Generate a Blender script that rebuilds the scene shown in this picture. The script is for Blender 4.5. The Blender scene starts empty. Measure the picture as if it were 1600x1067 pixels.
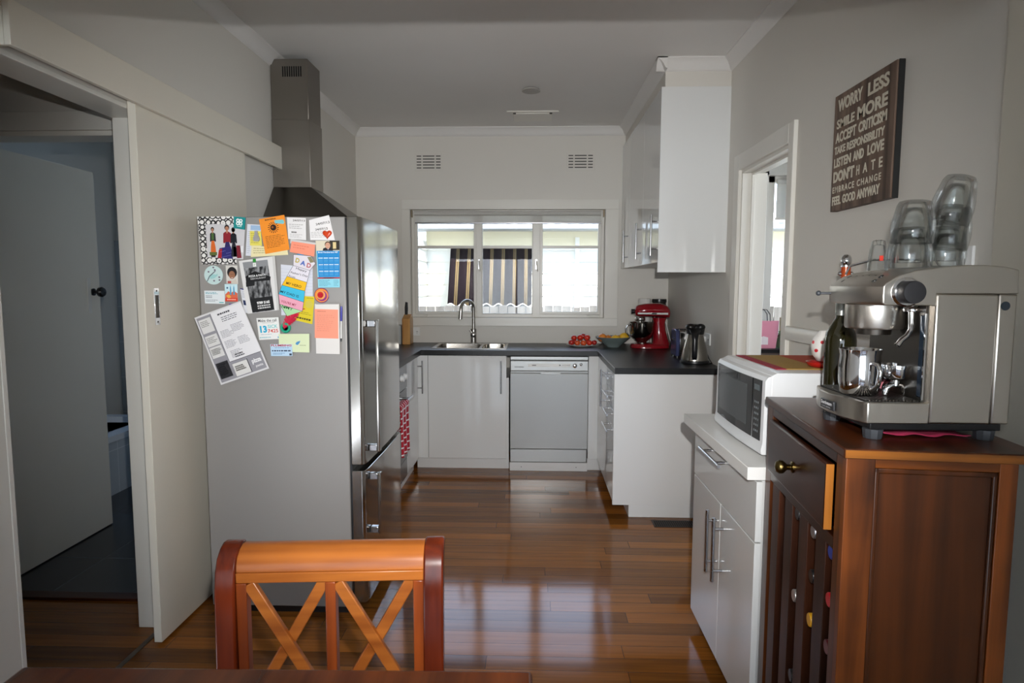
import bpy, bmesh, math, random
from mathutils import Vector, Matrix
random.seed(7)
S = bpy.context.scene
COL = S.collection
R = math.radians
# ------------------------------------------------------------------ camera
cam_data = bpy.data.cameras.new('camera'); cam = bpy.data.objects.new('camera', cam_data); COL.objects.link(cam)
cam_data.sensor_width = 36.0; cam_data.lens = 980/1600*36; cam_data.clip_start = 0.02
right = Vector((.99947, .0325, .00232)); up = Vector((-.00523, .08989, .99594)); fwd = Vector((-.03216, .99542, -.09001))
M = Matrix(((right.x, up.x, -fwd.x, 0), (right.y, up.y, -fwd.y, 0), (right.z, up.z, -fwd.z, 1.39), (0, 0, 0, 1)))
cam.matrix_world = M
S.camera = cam
S.view_settings.view_transform = 'Standard'; S.view_settings.look = 'None'
S.view_settings.gamma = 1.0; S.view_settings.use_curve_mapping = False
S.view_settings.exposure = 0.4
# ------------------------------------------------------------------ world, sun, flash
W = bpy.data.worlds.new('sky'); S.world = W; W.use_nodes = True
nt = W.node_tree; nt.nodes.clear()
bg = nt.nodes.new('ShaderNodeBackground'); wo = nt.nodes.new('ShaderNodeOutputWorld')
tc = nt.nodes.new('ShaderNodeTexCoord'); sx = nt.nodes.new('ShaderNodeSeparateXYZ'); rp = nt.nodes.new('ShaderNodeValToRGB')
rp.color_ramp.elements[0].position = 0.0; rp.color_ramp.elements[0].color = (.80, .86, .95, 1)
rp.color_ramp.elements[1].position = 0.8; rp.color_ramp.elements[1].color = (.34, .52, .90, 1)
nt.links.new(tc.outputs['Generated'], sx.inputs[0]); nt.links.new(sx.outputs['Z'], rp.inputs[0])
nt.links.new(rp.outputs[0], bg.inputs[0]); nt.links.new(bg.outputs[0], wo.inputs[0])
bg.inputs[1].default_value = 5.0
S.cycles.max_bounces = 10; S.cycles.diffuse_bounces = 5; S.cycles.glossy_bounces = 5
S.cycles.transmission_bounces = 10; S.cycles.transparent_max_bounces = 16
S.cycles.caustics_reflective = False; S.cycles.caustics_refractive = False
S.cycles.sample_clamp_indirect = 6.0; S.cycles.blur_glossy = 0.5

def light(name, kind, loc, energy, color, **kw):
    d = bpy.data.lights.new(name, kind); o = bpy.data.objects.new(name, d); COL.objects.link(o)
    o.location = loc; d.energy = energy; d.color = color
    for k, v in kw.items(): setattr(d, k, v)
    return o
sun = light('sun', 'SUN', (0, 0, 8), 11.0, (1.0, .96, .88), angle=R(.6))
sun.rotation_euler = Vector((-.38, .62, -.80)).to_track_quat('-Z', 'Y').to_euler()
flash = light('camera_flash', 'SPOT', (.045, .0, 1.516), 195.0, (1.0, .985, .96), spot_size=R(85), spot_blend=1.0, shadow_soft_size=.012)
flash.rotation_euler = Vector((-.07, 1, -.09)).to_track_quat('-Z', 'Y').to_euler()

# ------------------------------------------------------------------ materials
def lin(h):
    h = h.lstrip('#'); c = [int(h[i:i+2], 16)/255 for i in (0, 2, 4)]
    return tuple((x/12.92 if x <= .04045 else ((x+.055)/1.055)**2.4) for x in c) + (1,)
CACHE = {}
def P(name, color, rough=.5, metal=0.0, bump=0.0, bscale=60, var=0.0, vscale=4, coat=0.0, spec=.5, stretch=None, emit=None, **kw):
    """A Principled material whose colour and bump vary with noise."""
    if name in CACHE: return CACHE[name]
    m = bpy.data.materials.new(name); m.use_nodes = True; n = m.node_tree.nodes; l = m.node_tree.links
    b = n['Principled BSDF']; c = lin(color) if isinstance(color, str) else tuple(color) + (1,)
    b.inputs['Base Color'].default_value = c; b.inputs['Roughness'].default_value = rough
    b.inputs['Metallic'].default_value = metal; b.inputs['Coat Weight'].default_value = coat
    b.inputs['Specular IOR Level'].default_value = spec
    m.diffuse_color = c
    if bump or var:
        t = n.new('ShaderNodeTexCoord'); mp = n.new('ShaderNodeMapping'); l.new(t.outputs['Object'], mp.inputs[0])
        if stretch: mp.inputs['Scale'].default_value = stretch
    if var:
        nz = n.new('ShaderNodeTexNoise'); nz.inputs['Scale'].default_value = vscale; nz.inputs['Detail'].default_value = 6
        l.new(mp.outputs[0], nz.inputs['Vector'])
        mx = n.new('ShaderNodeMix'); mx.data_type = 'RGBA'; mx.blend_type = 'MIX'
        mx.inputs[6].default_value = tuple(max(0, x*(1-var)) for x in c[:3]) + (1,); mx.inputs[7].default_value = tuple(min(1, x*(1+var)) for x in c[:3]) + (1,)
        l.new(nz.outputs['Fac'], mx.inputs[0]); l.new(mx.outputs[2], b.inputs['Base Color'])
    if bump:
        nb = n.new('ShaderNodeTexNoise'); nb.inputs['Scale'].default_value = bscale; nb.inputs['Detail'].default_value = 3
        l.new(mp.outputs[0], nb.inputs['Vector'])
        bp = n.new('ShaderNodeBump'); bp.inputs['Strength'].default_value = bump; bp.inputs['Distance'].default_value = .002
        l.new(nb.outputs['Fac'], bp.inputs['Height']); l.new(bp.outputs[0], b.inputs['Normal'])
    CACHE[name] = m; return m
def ink(h, rough=.55): return P('print_' + h.lstrip('#'), h, rough, spec=.3)

def wood(name, dark, light_, axis='x', scale=1.0, rough=.35, coat=.2, knots=False, spec=.3):
    """Stained timber: streaks along one axis of the object, broad tone shifts, fine pores."""
    if name in CACHE: return CACHE[name]
    m = bpy.data.materials.new(name); m.use_nodes = True; n = m.node_tree.nodes; l = m.node_tree.links
    b = n['Principled BSDF']; b.inputs['Roughness'].default_value = rough; b.inputs['Coat Weight'].default_value = coat*.3; b.inputs['Coat Roughness'].default_value = .25; b.inputs['Specular IOR Level'].default_value = spec
    t = n.new('ShaderNodeTexCoord'); mp = n.new('ShaderNodeMapping'); l.new(t.outputs['Object'], mp.inputs[0])
    sc = {'x': (1.2, 26, 26), 'y': (26, 1.2, 26), 'z': (26, 26, 1.2)}[axis]
    mp.inputs['Scale'].default_value = tuple(s*scale for s in sc)
    n1 = n.new('ShaderNodeTexNoise'); n1.inputs['Scale'].default_value = 1.0; n1.inputs['Detail'].default_value = 7; n1.inputs['Distortion'].default_value = .6
    l.new(mp.outputs[0], n1.inputs['Vector'])
    n2 = n.new('ShaderNodeTexNoise'); n2.inputs['Scale'].default_value = 4.5*scale; n2.inputs['Detail'].default_value = 3
    l.new(t.outputs['Object'], n2.inputs['Vector'])
    ad = n.new('ShaderNodeMath'); ad.operation = 'MULTIPLY_ADD'; ad.inputs[1].default_value = .55; l.new(n2.outputs['Fac'], ad.inputs[0]); l.new(n1.outputs['Fac'], ad.inputs[2])
    r = n.new('ShaderNodeValToRGB'); r.color_ramp.elements[0].position = .50; r.color_ramp.elements[0].color = lin(dark)
    r.color_ramp.elements[1].position = 1.05; r.color_ramp.elements[1].color = lin(light_)
    l.new(ad.outputs[0], r.inputs[0]); src = r.outputs[0]
    if knots:
        v = n.new('ShaderNodeTexVoronoi'); v.inputs['Scale'].default_value = 5.2; l.new(t.outputs['Object'], v.inputs['Vector'])
        k = n.new('ShaderNodeValToRGB'); k.color_ramp.elements[0].position = .03; k.color_ramp.elements[0].color = (.18, .12, .1, 1)
        k.color_ramp.elements[1].position = .09; k.color_ramp.elements[1].color = (1, 1, 1, 1)
        l.new(v.outputs['Distance'], k.inputs[0])
        mx = n.new('ShaderNodeMix'); mx.data_type = 'RGBA'; mx.blend_type = 'MULTIPLY'; mx.inputs[0].default_value = 1
        l.new(src, mx.inputs[6]); l.new(k.outputs[0], mx.inputs[7]); src = mx.outputs[2]
    l.new(src, b.inputs['Base Color'])
    bp = n.new('ShaderNodeBump'); bp.inputs['Strength'].default_value = .12; bp.inputs['Distance'].default_value = .002
    l.new(n1.outputs['Fac'], bp.inputs['Height']); l.new(bp.outputs[0], b.inputs['Normal'])
    CACHE[name] = m; return m

def floorboards():
    m = bpy.data.materials.new('polished_floorboards'); m.use_nodes = True; n = m.node_tree.nodes; l = m.node_tree.links
    b = n['Principled BSDF']
    t = n.new('ShaderNodeTexCoord'); s = n.new('ShaderNodeSeparateXYZ'); l.new(t.outputs['Object'], s.inputs[0])
    def mth(op, a, c=None, d=None):
        q = n.new('ShaderNodeMath'); q.operation = op
        for i, v in enumerate((a, c, d)):
            if v is None: continue
            if isinstance(v, (int, float)): q.inputs[i].default_value = v
            else: l.new(v, q.inputs[i])
        return q.outputs[0]
    row = mth('DIVIDE', s.outputs['Y'], .083); ri = mth('FLOOR', row); rf = mth('FRACT', row)
    wn = n.new('ShaderNodeTexWhiteNoise'); wn.noise_dimensions = '1D'; l.new(ri, wn.inputs['W'])
    xo = mth('MULTIPLY_ADD', wn.outputs['Value'], 7.3, mth('DIVIDE', s.outputs['X'], 1.75))
    xi = mth('FLOOR', xo); xf = mth('FRACT', xo)
    w2 = n.new('ShaderNodeTexWhiteNoise'); w2.noise_dimensions = '2D'
    cb = n.new('ShaderNodeCombineXYZ'); l.new(ri, cb.inputs[0]); l.new(xi, cb.inputs[1]); l.new(cb.outputs[0], w2.inputs['Vector'])
    # seams
    e1 = mth('MINIMUM', rf, mth('SUBTRACT', 1, rf)); e2 = mth('MULTIPLY', mth('MINIMUM', xf, mth('SUBTRACT', 1, xf)), 21)
    seam = mth('LESS_THAN', mth('MINIMUM', e1, e2), .011)
    # grain along x, shifted per board
    mp = n.new('ShaderNodeMapping'); mp.inputs['Scale'].default_value = (2.2, 55, 1); l.new(t.outputs['Object'], mp.inputs[0])
    sh = n.new('ShaderNodeVectorMath'); sh.operation = 'ADD'; l.new(mp.outputs[0], sh.inputs[0]); l.new(w2.outputs['Color'], sh.inputs[1])
    g = n.new('ShaderNodeTexNoise'); g.inputs['Scale'].default_value = 1.0; g.inputs['Detail'].default_value = 6; l.new(sh.outputs[0], g.inputs['Vector'])
    f = mth('ADD', mth('MULTIPLY', g.outputs['Fac'], .55), mth('MULTIPLY_ADD', w2.outputs['Value'], .42, .1))
    r = n.new('ShaderNodeValToRGB'); r.color_ramp.elements[0].position = .15; r.color_ramp.elements[0].color = lin('#472710')
    r.color_ramp.elements[1].position = .95; r.color_ramp.elements[1].color = lin('#ad6a2a')
    e = r.color_ramp.elements.new(.55); e.color = lin('#7a4a1c')
    l.new(f, r.inputs[0])
    mx = n.new('ShaderNodeMix'); mx.data_type = 'RGBA'; l.new(seam, mx.inputs[0]); l.new(r.outputs[0], mx.inputs[6]); mx.inputs[7].default_value = lin('#1c0e08')
    l.new(mx.outputs[2], b.inputs['Base Color'])
    rn = n.new('ShaderNodeTexNoise'); rn.inputs['Scale'].default_value = 3.0; l.new(t.outputs['Object'], rn.inputs['Vector'])
    l.new(mth('MULTIPLY_ADD', rn.outputs['Fac'], .05, .085), b.inputs['Roughness'])
    b.inputs['Specular IOR Level'].default_value = .24
    bp = n.new('ShaderNodeBump'); bp.inputs['Strength'].default_value = .25; bp.inputs['Distance'].default_value = .002
    cup = mth('ADD', mth('MULTIPLY', mth('MULTIPLY', rf, mth('SUBTRACT', 1, rf)), .5), mth('MULTIPLY', seam, -.6))
    l.new(mth('ADD', cup, mth('MULTIPLY', g.outputs['Fac'], .05)), bp.inputs['Height']); l.new(bp.outputs[0], b.inputs['Normal'])
    return m

def tiles(name, c, grout, sx_, sy_, rough=.3, plane='xy'):
    m = bpy.data.materials.new(name); m.use_nodes = True; n = m.node_tree.nodes; l = m.node_tree.links; b = n['Principled BSDF']
    t = n.new('ShaderNodeTexCoord'); s = n.new('ShaderNodeSeparateXYZ'); l.new(t.outputs['Object'], s.inputs[0])
    cb = n.new('ShaderNodeCombineXYZ'); l.new(s.outputs[plane[0].upper()], cb.inputs[0]); l.new(s.outputs[plane[1].upper()], cb.inputs[1])
    br = n.new('ShaderNodeTexBrick'); br.offset = 0.0; br.inputs['Color1'].default_value = lin(c); br.inputs['Color2'].default_value = lin(c)
    br.inputs['Mortar'].default_value = lin(grout); br.inputs['Scale'].default_value = 1; br.inputs['Mortar Size'].default_value = .003
    br.inputs['Brick Width'].default_value = sx_; br.inputs['Row Height'].default_value = sy_
    l.new(cb.outputs[0], br.inputs['Vector']); l.new(br.outputs[0], b.inputs['Base Color']); b.inputs['Roughness'].default_value = rough
    return m

def pane_glass():
    m = bpy.data.materials.new('window_glass'); m.use_nodes = True; n = m.node_tree.nodes; l = m.node_tree.links; n.clear()
    o = n.new('ShaderNodeOutputMaterial'); mx = n.new('ShaderNodeMixShader'); tr = n.new('ShaderNodeBsdfTransparent'); gl = n.new('ShaderNodeBsdfGlossy'); fr = n.new('ShaderNodeFresnel')
    tr.inputs[0].default_value = (.97, .985, .98, 1); gl.inputs['Roughness'].default_value = .01; fr.inputs['IOR'].default_value = 1.45
    l.new(fr.outputs[0], mx.inputs[0]); l.new(tr.outputs[0], mx.inputs[1]); l.new(gl.outputs[0], mx.inputs[2]); l.new(mx.outputs[0], o.inputs[0])
    return m
def glass(name, color=(1, 1, 1), rough=0.0):
    if name in CACHE: return CACHE[name]
    m = P(name, color, rough); m.node_tree.nodes['Principled BSDF'].inputs['Transmission Weight'].default_value = 1.0
    m.node_tree.nodes['Principled BSDF'].inputs['IOR'].default_value = 1.45
    return m
def clear_glass(name, tint=(.97, .98, .98), edge=(.90, .915, .915)):
    """Thin clear glass: see-through face on, greyer and shinier towards its edges."""
    m = bpy.data.materials.new(name); m.use_nodes = True; n = m.node_tree.nodes; l = m.node_tree.links; n.clear()
    o = n.new('ShaderNodeOutputMaterial'); mx = n.new('ShaderNodeMixShader'); tr = n.new('ShaderNodeBsdfTransparent'); gl = n.new('ShaderNodeBsdfGlossy'); fr = n.new('ShaderNodeFresnel'); lw = n.new('ShaderNodeLayerWeight')
    c = n.new('ShaderNodeValToRGB'); c.color_ramp.elements[0].position = .6; c.color_ramp.elements[0].color = tint + (1,); c.color_ramp.elements[1].position = 1.0; c.color_ramp.elements[1].color = edge + (1,)
    lw.inputs['Blend'].default_value = .5; l.new(lw.outputs['Facing'], c.inputs[0]); l.new(c.outputs[0], tr.inputs[0])
    gl.inputs['Roughness'].default_value = .03; fr.inputs['IOR'].default_value = 1.5
    k = n.new('ShaderNodeMath'); k.operation = 'MULTIPLY'; k.inputs[1].default_value = .6; l.new(fr.outputs[0], k.inputs[0]); l.new(k.outputs[0], mx.inputs[0]); l.new(tr.outputs[0], mx.inputs[1]); l.new(gl.outputs[0], mx.inputs[2]); l.new(mx.outputs[0], o.inputs[0]); return m
def fabric_blind():
    m = bpy.data.materials.new('blind_fabric'); m.use_nodes = True; n = m.node_tree.nodes; l = m.node_tree.links; n.clear()
    o = n.new('ShaderNodeOutputMaterial'); a = n.new('ShaderNodeMixShader'); d = n.new('ShaderNodeBsdfDiffuse'); tl = n.new('ShaderNodeBsdfTranslucent'); a.inputs[0].default_value = .35
    t = n.new('ShaderNodeTexCoord'); w = n.new('ShaderNodeTexNoise'); w.inputs['Scale'].default_value = 300; l.new(t.outputs['Object'], w.inputs['Vector'])
    r = n.new('ShaderNodeValToRGB'); r.color_ramp.elements[0].color = (.70, .69, .65, 1); r.color_ramp.elements[1].color = (.82, .81, .77, 1); l.new(w.outputs['Fac'], r.inputs[0])
    l.new(r.outputs[0], d.inputs[0]); l.new(r.outputs[0], tl.inputs[0])
    l.new(d.outputs[0], a.inputs[1]); l.new(tl.outputs[0], a.inputs[2]); l.new(a.outputs[0], o.inputs[0]); return m
def stripes(name, cols, period, axis='Z', rough=.6):
    """Even bands of colour along one object axis (cols = [(start, hex), ...], 0..1 of a period)."""
    if name in CACHE: return CACHE[name]
    m = bpy.data.materials.new(name); m.use_nodes = True; n = m.node_tree.nodes; l = m.node_tree.links; b = n['Principled BSDF']
    t = n.new('ShaderNodeTexCoord'); s = n.new('ShaderNodeSeparateXYZ'); l.new(t.outputs['Object'], s.inputs[0])
    d = n.new('ShaderNodeMath'); d.operation = 'DIVIDE'; d.inputs[1].default_value = period; l.new(s.outputs[axis], d.inputs[0])
    f = n.new('ShaderNodeMath'); f.operation = 'FRACT'; l.new(d.outputs[0], f.inputs[0])
    b.inputs['Specular IOR Level'].default_value = .1; r = n.new('ShaderNodeValToRGB'); r.color_ramp.interpolation = 'CONSTANT'
    for i, (p_, h) in enumerate(cols):
        e = r.color_ramp.elements[i] if i < 2 else r.color_ramp.elements.new(p_)
        e.position = p_; e.color = lin(h)
    l.new(f.outputs[0], r.inputs[0]); l.new(r.outputs[0], b.inputs['Base Color']); b.inputs['Roughness'].default_value = rough
    CACHE[name] = m; return m
def check_cloth():
    m = bpy.data.materials.new('red_check_cloth'); m.use_nodes = True; n = m.node_tree.nodes; l = m.node_tree.links; b = n['Principled BSDF']
    t = n.new('ShaderNodeTexCoord'); s = n.new('ShaderNodeSeparateXYZ'); l.new(t.outputs['Object'], s.inputs[0]); outs = []
    for ax in ('Y', 'Z'):
        d = n.new('ShaderNodeMath'); d.operation = 'DIVIDE'; d.inputs[1].default_value = .045; l.new(s.outputs[ax], d.inputs[0])
        f = n.new('ShaderNodeMath'); f.operation = 'FRACT'; l.new(d.outputs[0], f.inputs[0])
        g = n.new('ShaderNodeMath'); g.operation = 'LESS_THAN'; g.inputs[1].default_value = .2; l.new(f.outputs[0], g.inputs[0]); outs.append(g.outputs[0])
    mxx = n.new('ShaderNodeMath'); mxx.operation = 'MAXIMUM'; l.new(outs[0], mxx.inputs[0]); l.new(outs[1], mxx.inputs[1])
    mx = n.new('ShaderNodeMix'); mx.data_type = 'RGBA'; l.new(mxx.outputs[0], mx.inputs[0]); mx.inputs[6].default_value = lin('#b01a2c'); mx.inputs[7].default_value = lin('#eadfe0')
    l.new(mx.outputs[2], b.inputs['Base Color']); b.inputs['Roughness'].default_value = .9; return m

WALL = P('wall_paint', '#d6d2ca', .55, bump=.05, bscale=180, var=.03, vscale=1.5)
CEIL = P('ceiling_paint', '#e0dedb', .7, bump=.04, bscale=160, var=.02)
TRIM = P('trim_enamel', '#dedbd3', .32, bump=.02, bscale=90)
CREAM = P('cream_door_paint', '#ded8ca', .38, bump=.05, bscale=140, var=.04, vscale=3)
GLOSS = P('gloss_white_door', '#dedfde', .07, coat=.3, bump=.006, bscale=3)
MELA = P('white_melamine', '#dcdcdb', .35, bump=.02, bscale=200)
BEND = P('black_benchtop', '#151517', .33, bump=.05, bscale=400, var=.25, vscale=120, spec=.32)
STEEL = P('brushed_steel', '#b9b6b0', .26, 1.0, bump=.05, bscale=90, stretch=(1, 1, 30))
STEELH = P('brushed_steel_level', '#b7b3ac', .24, 1.0, bump=.05, bscale=90, stretch=(1, 1, 30))
CHROME = P('polished_chrome', '#d9d9da', .08, 1.0, bump=.01, bscale=20)
HANDLE = P('satin_handle_steel', '#b4b4b6', .22, 1.0, bump=.02, bscale=60)
BLACKP = P('black_plastic', '#141416', .3, bump=.03, bscale=200)
GREYP = P('dark_grey_plastic', '#3a3d42', .45, bump=.03, bscale=200)
DARK = P('dark_void', '#0c0b0b', .9, bump=.02)
WHITEP = P('white_plastic', '#e8e8e6', .3, bump=.01, bscale=100)
FLOOR = floorboards()
PANE = pane_glass()

# ------------------------------------------------------------------ mesh builder
class MB:
    def __init__(s): s.v = []; s.f = []; s.mi = []; s.mats = []
    def _m(s, m):
        if m not in s.mats: s.mats.append(m)
        return s.mats.index(m)
    def add(s, vs, fs, m):
        o = len(s.v); s.v += [tuple(v) for v in vs]; k = s._m(m)
        for f in fs: s.f.append([i+o for i in f]); s.mi.append(k)
        return s
    def box(s, x0, y0, z0, x1, y1, z1, m):
        vs = [(x, y, z) for x in (x0, x1) for y in (y0, y1) for z in (z0, z1)]
        return s.add(vs, [(0, 1, 3, 2), (4, 6, 7, 5), (0, 4, 5, 1), (2, 3, 7, 6), (0, 2, 6, 4), (1, 5, 7, 3)], m)
    def prism(s, poly, fn, w0, w1, m):
        """poly [(u,v)...] extruded along w; fn(u,v,w) gives the point."""
        n = len(poly); vs = [fn(u, v, w0) for u, v in poly] + [fn(u, v, w1) for u, v in poly]
        return s.add(vs, [list(range(n))[::-1], list(range(n, 2*n))] + [(i, (i+1) % n, n+(i+1) % n, n+i) for i in range(n)], m)
    def loft(s, rings, m, caps=True, closed=True):
        n = len(rings[0]); vs = [p for r in rings for p in r]; fs = []
        for k in range(len(rings)-1):
            for i in range(n if closed else n-1):
                j = (i+1) % n; fs.append((k*n+i, k*n+j, (k+1)*n+j, (k+1)*n+i))
        if caps: fs += [list(range(n))[::-1], [(len(rings)-1)*n+i for i in range(n)]]
        return s.add(vs, fs, m)
    def tube(s, pts, r, m, n=12, caps=True):
        pts = [Vector(p) for p in pts]; rs = r if isinstance(r, (list, tuple)) else [r]*len(pts); rings = []; a = None
        for i, p in enumerate(pts):
            t = (pts[min(i+1, len(pts)-1)] - pts[max(i-1, 0)]).normalized()
            if a is None: a = t.orthogonal().normalized()
            else: a = (a - t*a.dot(t)).normalized()
            b = t.cross(a); rings.append([p + (a*math.cos(2*math.pi*k/n) + b*math.sin(2*math.pi*k/n))*rs[i] for k in range(n)])
        return s.loft(rings, m, caps)
    def lathe(s, prof, c, m, n=32, axis='z', tilt=None):
        """prof [(r, h)...] turned round an axis through c."""
        c = Vector(c); rings = []
        ax = {'z': (Vector((1, 0, 0)), Vector((0, 1, 0)), Vector((0, 0, 1))), 'y': (Vector((1, 0, 0)), Vector((0, 0, 1)), Vector((0, 1, 0))), 'x': (Vector((0, 1, 0)), Vector((0, 0, 1)), Vector((1, 0, 0)))}[axis]
        if tilt: ax = tuple(tilt @ v for v in ax)
        for r, h in prof:
            r = max(r, 1e-5); rings.append([c + ax[0]*(r*math.cos(2*math.pi*k/n)) + ax[1]*(r*math.sin(2*math.pi*k/n)) + ax[2]*h for k in range(n)])
        return s.loft(rings, m, caps=True)
    def ball(s, c, r, m, n=20, sq=(1, 1, 1), wob=0.0):
        c = Vector(c); rings = []; k = n//2
        for i in range(k+1):
            t = math.pi*i/k; q = max(math.sin(t), 1e-4)
            rings.append([c + Vector((r*sq[0]*q*math.cos(2*math.pi*j/n), r*sq[1]*q*math.sin(2*math.pi*j/n), -r*sq[2]*math.cos(t))) for j in range(n)])
        return s.loft(rings, m, caps=False)
    def text(s, body, fn, x0, x1, y0, y1, m, depth=0.0, bold=0.0, spacing=1.0):
        """Lettering stretched into the box x0..x1, y0..y1; fn(u,v,w) gives the point."""
        cu = bpy.data.curves.new('lettering', 'FONT'); cu.body = body; cu.size = 1; cu.offset = bold; cu.space_character = spacing
        cu.resolution_u = 3; cu.extrude = .5 if depth else 0.0; cu.fill_mode = 'BOTH' if depth else 'FRONT'
        o = bpy.data.objects.new('lettering', cu); me = o.to_mesh()
        vs = [v.co.copy() for v in me.vertices]; fs = [tuple(p.vertices) for p in me.polygons]
        o.to_mesh_clear(); bpy.data.objects.remove(o); bpy.data.curves.remove(cu)
        if not vs: return s
        a0 = min(v.x for v in vs); a1 = max(v.x for v in vs); b0 = min(v.y for v in vs); b1 = max(v.y for v in vs)
        out = [fn(x0 + (v.x-a0)/(a1-a0)*(x1-x0), y0 + (v.y-b0)/(b1-b0)*(y1-y0), (v.z+.5)*depth if depth else 0.0) for v in vs]
        return s.add(out, fs, m)
    def build(s, name, parent=None, smooth=35, bevel=0.0, seg=2, recalc=True):
        me = bpy.data.meshes.new(name); me.from_pydata(s.v, [], s.f)
        for m in s.mats: me.materials.append(m)
        me.polygons.foreach_set('material_index', s.mi)
        bm = bmesh.new(); bm.from_mesh(me)
        if recalc: bmesh.ops.recalc_face_normals(bm, faces=bm.faces)
        bm.to_mesh(me); bm.free(); me.update()
        if smooth:
            me.shade_smooth(); me.set_sharp_from_angle(angle=R(smooth))
        o = bpy.data.objects.new(name, me); COL.objects.link(o)
        if bevel:
            b = o.modifiers.new('soft_edge', 'BEVEL'); b.width = bevel; b.segments = seg; b.limit_method = 'ANGLE'; b.angle_limit = R(40)
        if parent is not None:
            o.parent = parent
            if not parent.get('_local'):
                root = parent
                o.matrix_parent_inverse = (ABS[parent.name]).inverted()
            ABS[o.name] = Matrix.Identity(4)
            if parent.get('_local'): o['_local'] = 1
        else: ABS[o.name] = Matrix.Identity(4)
        return o
ABS = {}
def tag(o, label, cat, group=None, kind=None):
    o['label'] = label; o['category'] = cat
    if group: o['group'] = group
    if kind: o['kind'] = kind
    return o
def thing(name, loc, label, cat, group=None, rz=None):
    """Empty at the base; with rz its parts are built in its own axes, else in room coordinates."""
    e = bpy.data.objects.new(name, None); COL.objects.link(e); e.empty_display_size = .1
    e.location = loc; e.rotation_euler = (0, 0, rz or 0)
    if rz is not None: e['_local'] = 1
    ABS[e.name] = Matrix.Translation(loc) @ Matrix.Rotation(rz or 0, 4, 'Z')
    return tag(e, label, cat, group)
def struct(o):
    o['kind'] = 'structure'; return o
def sbox(name, x0, y0, z0, x1, y1, z1, m, bevel=0.0):
    return struct(MB().box(x0, y0, z0, x1, y1, z1, m).build(name, bevel=bevel))
def dup(o, parent=None):
    c = o.copy(); COL.objects.link(c)
    if parent is not None: c.parent = parent
    for ch in list(o.children): dup(ch, c)
    return c
def bar_handle(name, p0, p1, off, parent, r=.006, mat=HANDLE):
    """T-bar handle: a rod from p0 to p1 on two posts that reach off (vector) back to the door."""
    p0 = Vector(p0); p1 = Vector(p1); off = Vector(off); b = MB(); b.tube([p0, p1], r, mat, 14)
    for t in (.17, .83):
        q = p0.lerp(p1, t); b.tube([q, q+off], r*.75, mat, 10)
    return b.build(name, parent, smooth=50)
# ================================================================== THE SETTING
XL, XR, YB, ZC = -1.455, 1.115, 5.213, 2.655
struct(MB().box(-1.6, -3.0, -.05, 3.3, 5.35, 0, FLOOR).box(-3.5, 1.2, -.05, -1.6, 2.64, 0, FLOOR).build('floor'))
sbox('floor_bathroom', -3.6, 2.64, -.05, -1.6, 5.35, .006, tiles('slate_floor_tile', '#2c2f33', '#5a5d60', .36, .6, .25))
sbox('ceiling', -3.6, -3.1, ZC, 3.4, 5.35, ZC+.1, CEIL)
# left wall with the sliding-door opening
b = MB(); b.box(XL-.135, 2.40, 0, XL, 5.35, ZC, WALL); b.box(XL-.135, 1.2, 0, XL, 1.66, ZC, WALL); b.box(XL-.135, 1.66, 2.03, XL, 2.40, ZC, WALL)
struct(b.build('wall_left', smooth=0))
b = MB(); b.box(XL-.137, 2.385, 0, XL+.002, 2.401, 2.03, TRIM); b.box(XL-.137, 1.659, 0, XL+.002, 1.675, 2.03, TRIM); b.box(XL-.137, 1.675, 2.014, XL+.002, 2.385, 2.03, TRIM)
struct(b.build('trim_1', bevel=.002))
# back wall with the kitchen window and the sunroom window
b = MB()
for x0, x1, z0, z1 in ((-3.6, -1.01, 0, ZC), (-1.01, .59, 0, 1.118), (-1.01, .59, 2.006, ZC), (.59, 1.895, 0, ZC), (1.895, 2.95, 0, .95), (1.895, 2.95, 2.27, ZC), (2.95, 3.3, 0, ZC)):
    b.box(x0, YB, z0, x1, YB+.14, z1, WALL)
struct(b.build('wall_back', smooth=0))
# right wall with the sunroom doorway
b = MB(); b.box(XR, 1.57, 0, XR+.1, 2.80, ZC, WALL); b.box(XR, 3.45, 0, XR+.1, YB, ZC, WALL); b.box(XR, 2.80, 2.0, XR+.1, 3.45, ZC, WALL)
struct(b.build('wall_right', smooth=0))
sbox('wall_dining_right', XR-.005, -3.0, 0, XR+.12, 1.566, ZC, P('dining_wall_paint', '#cdc7b9', .55, bump=.05, bscale=180, var=.03))
sbox('wall_dining_left', -2.0, -3.0, 0, XL-.4, 1.2, ZC, WALL)
sbox('wall_hall', -3.5, 1.08, 0, XL-.135, 1.2, ZC, WALL)
sbox('wall_header', XL, 1.38, 2.056, XR+.014, 1.50, ZC, WALL)
# dining room end wall behind the camera, with an unseen window added and sized for fill daylight
b = MB()
for x0, x1, z0, z1 in ((-1.9, -1.7, 0, ZC), (-1.7, 1.0, 0, .08), (-1.7, 1.0, 2.0, ZC), (1.0, 1.3, 0, ZC)): b.box(x0, -3.12, z0, x1, -3.0, z1, WALL)
struct(b.build('wall_dining_end', smooth=0))
b = MB()
for x in (-1.7, -.375, .95): b.box(x, -3.09, .08, x+.05, -3.03, 2.0, TRIM)
b.box(-1.65, -3.088, .081, .95, -3.032, .14, TRIM); b.box(-1.65, -3.088, 1.94, .95, -3.032, 1.999, TRIM)
w2 = struct(b.build('window_fill')); MB().box(-1.66, -3.062, .13, .96, -3.058, 1.97, PANE).build('window_glass', w2)
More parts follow.
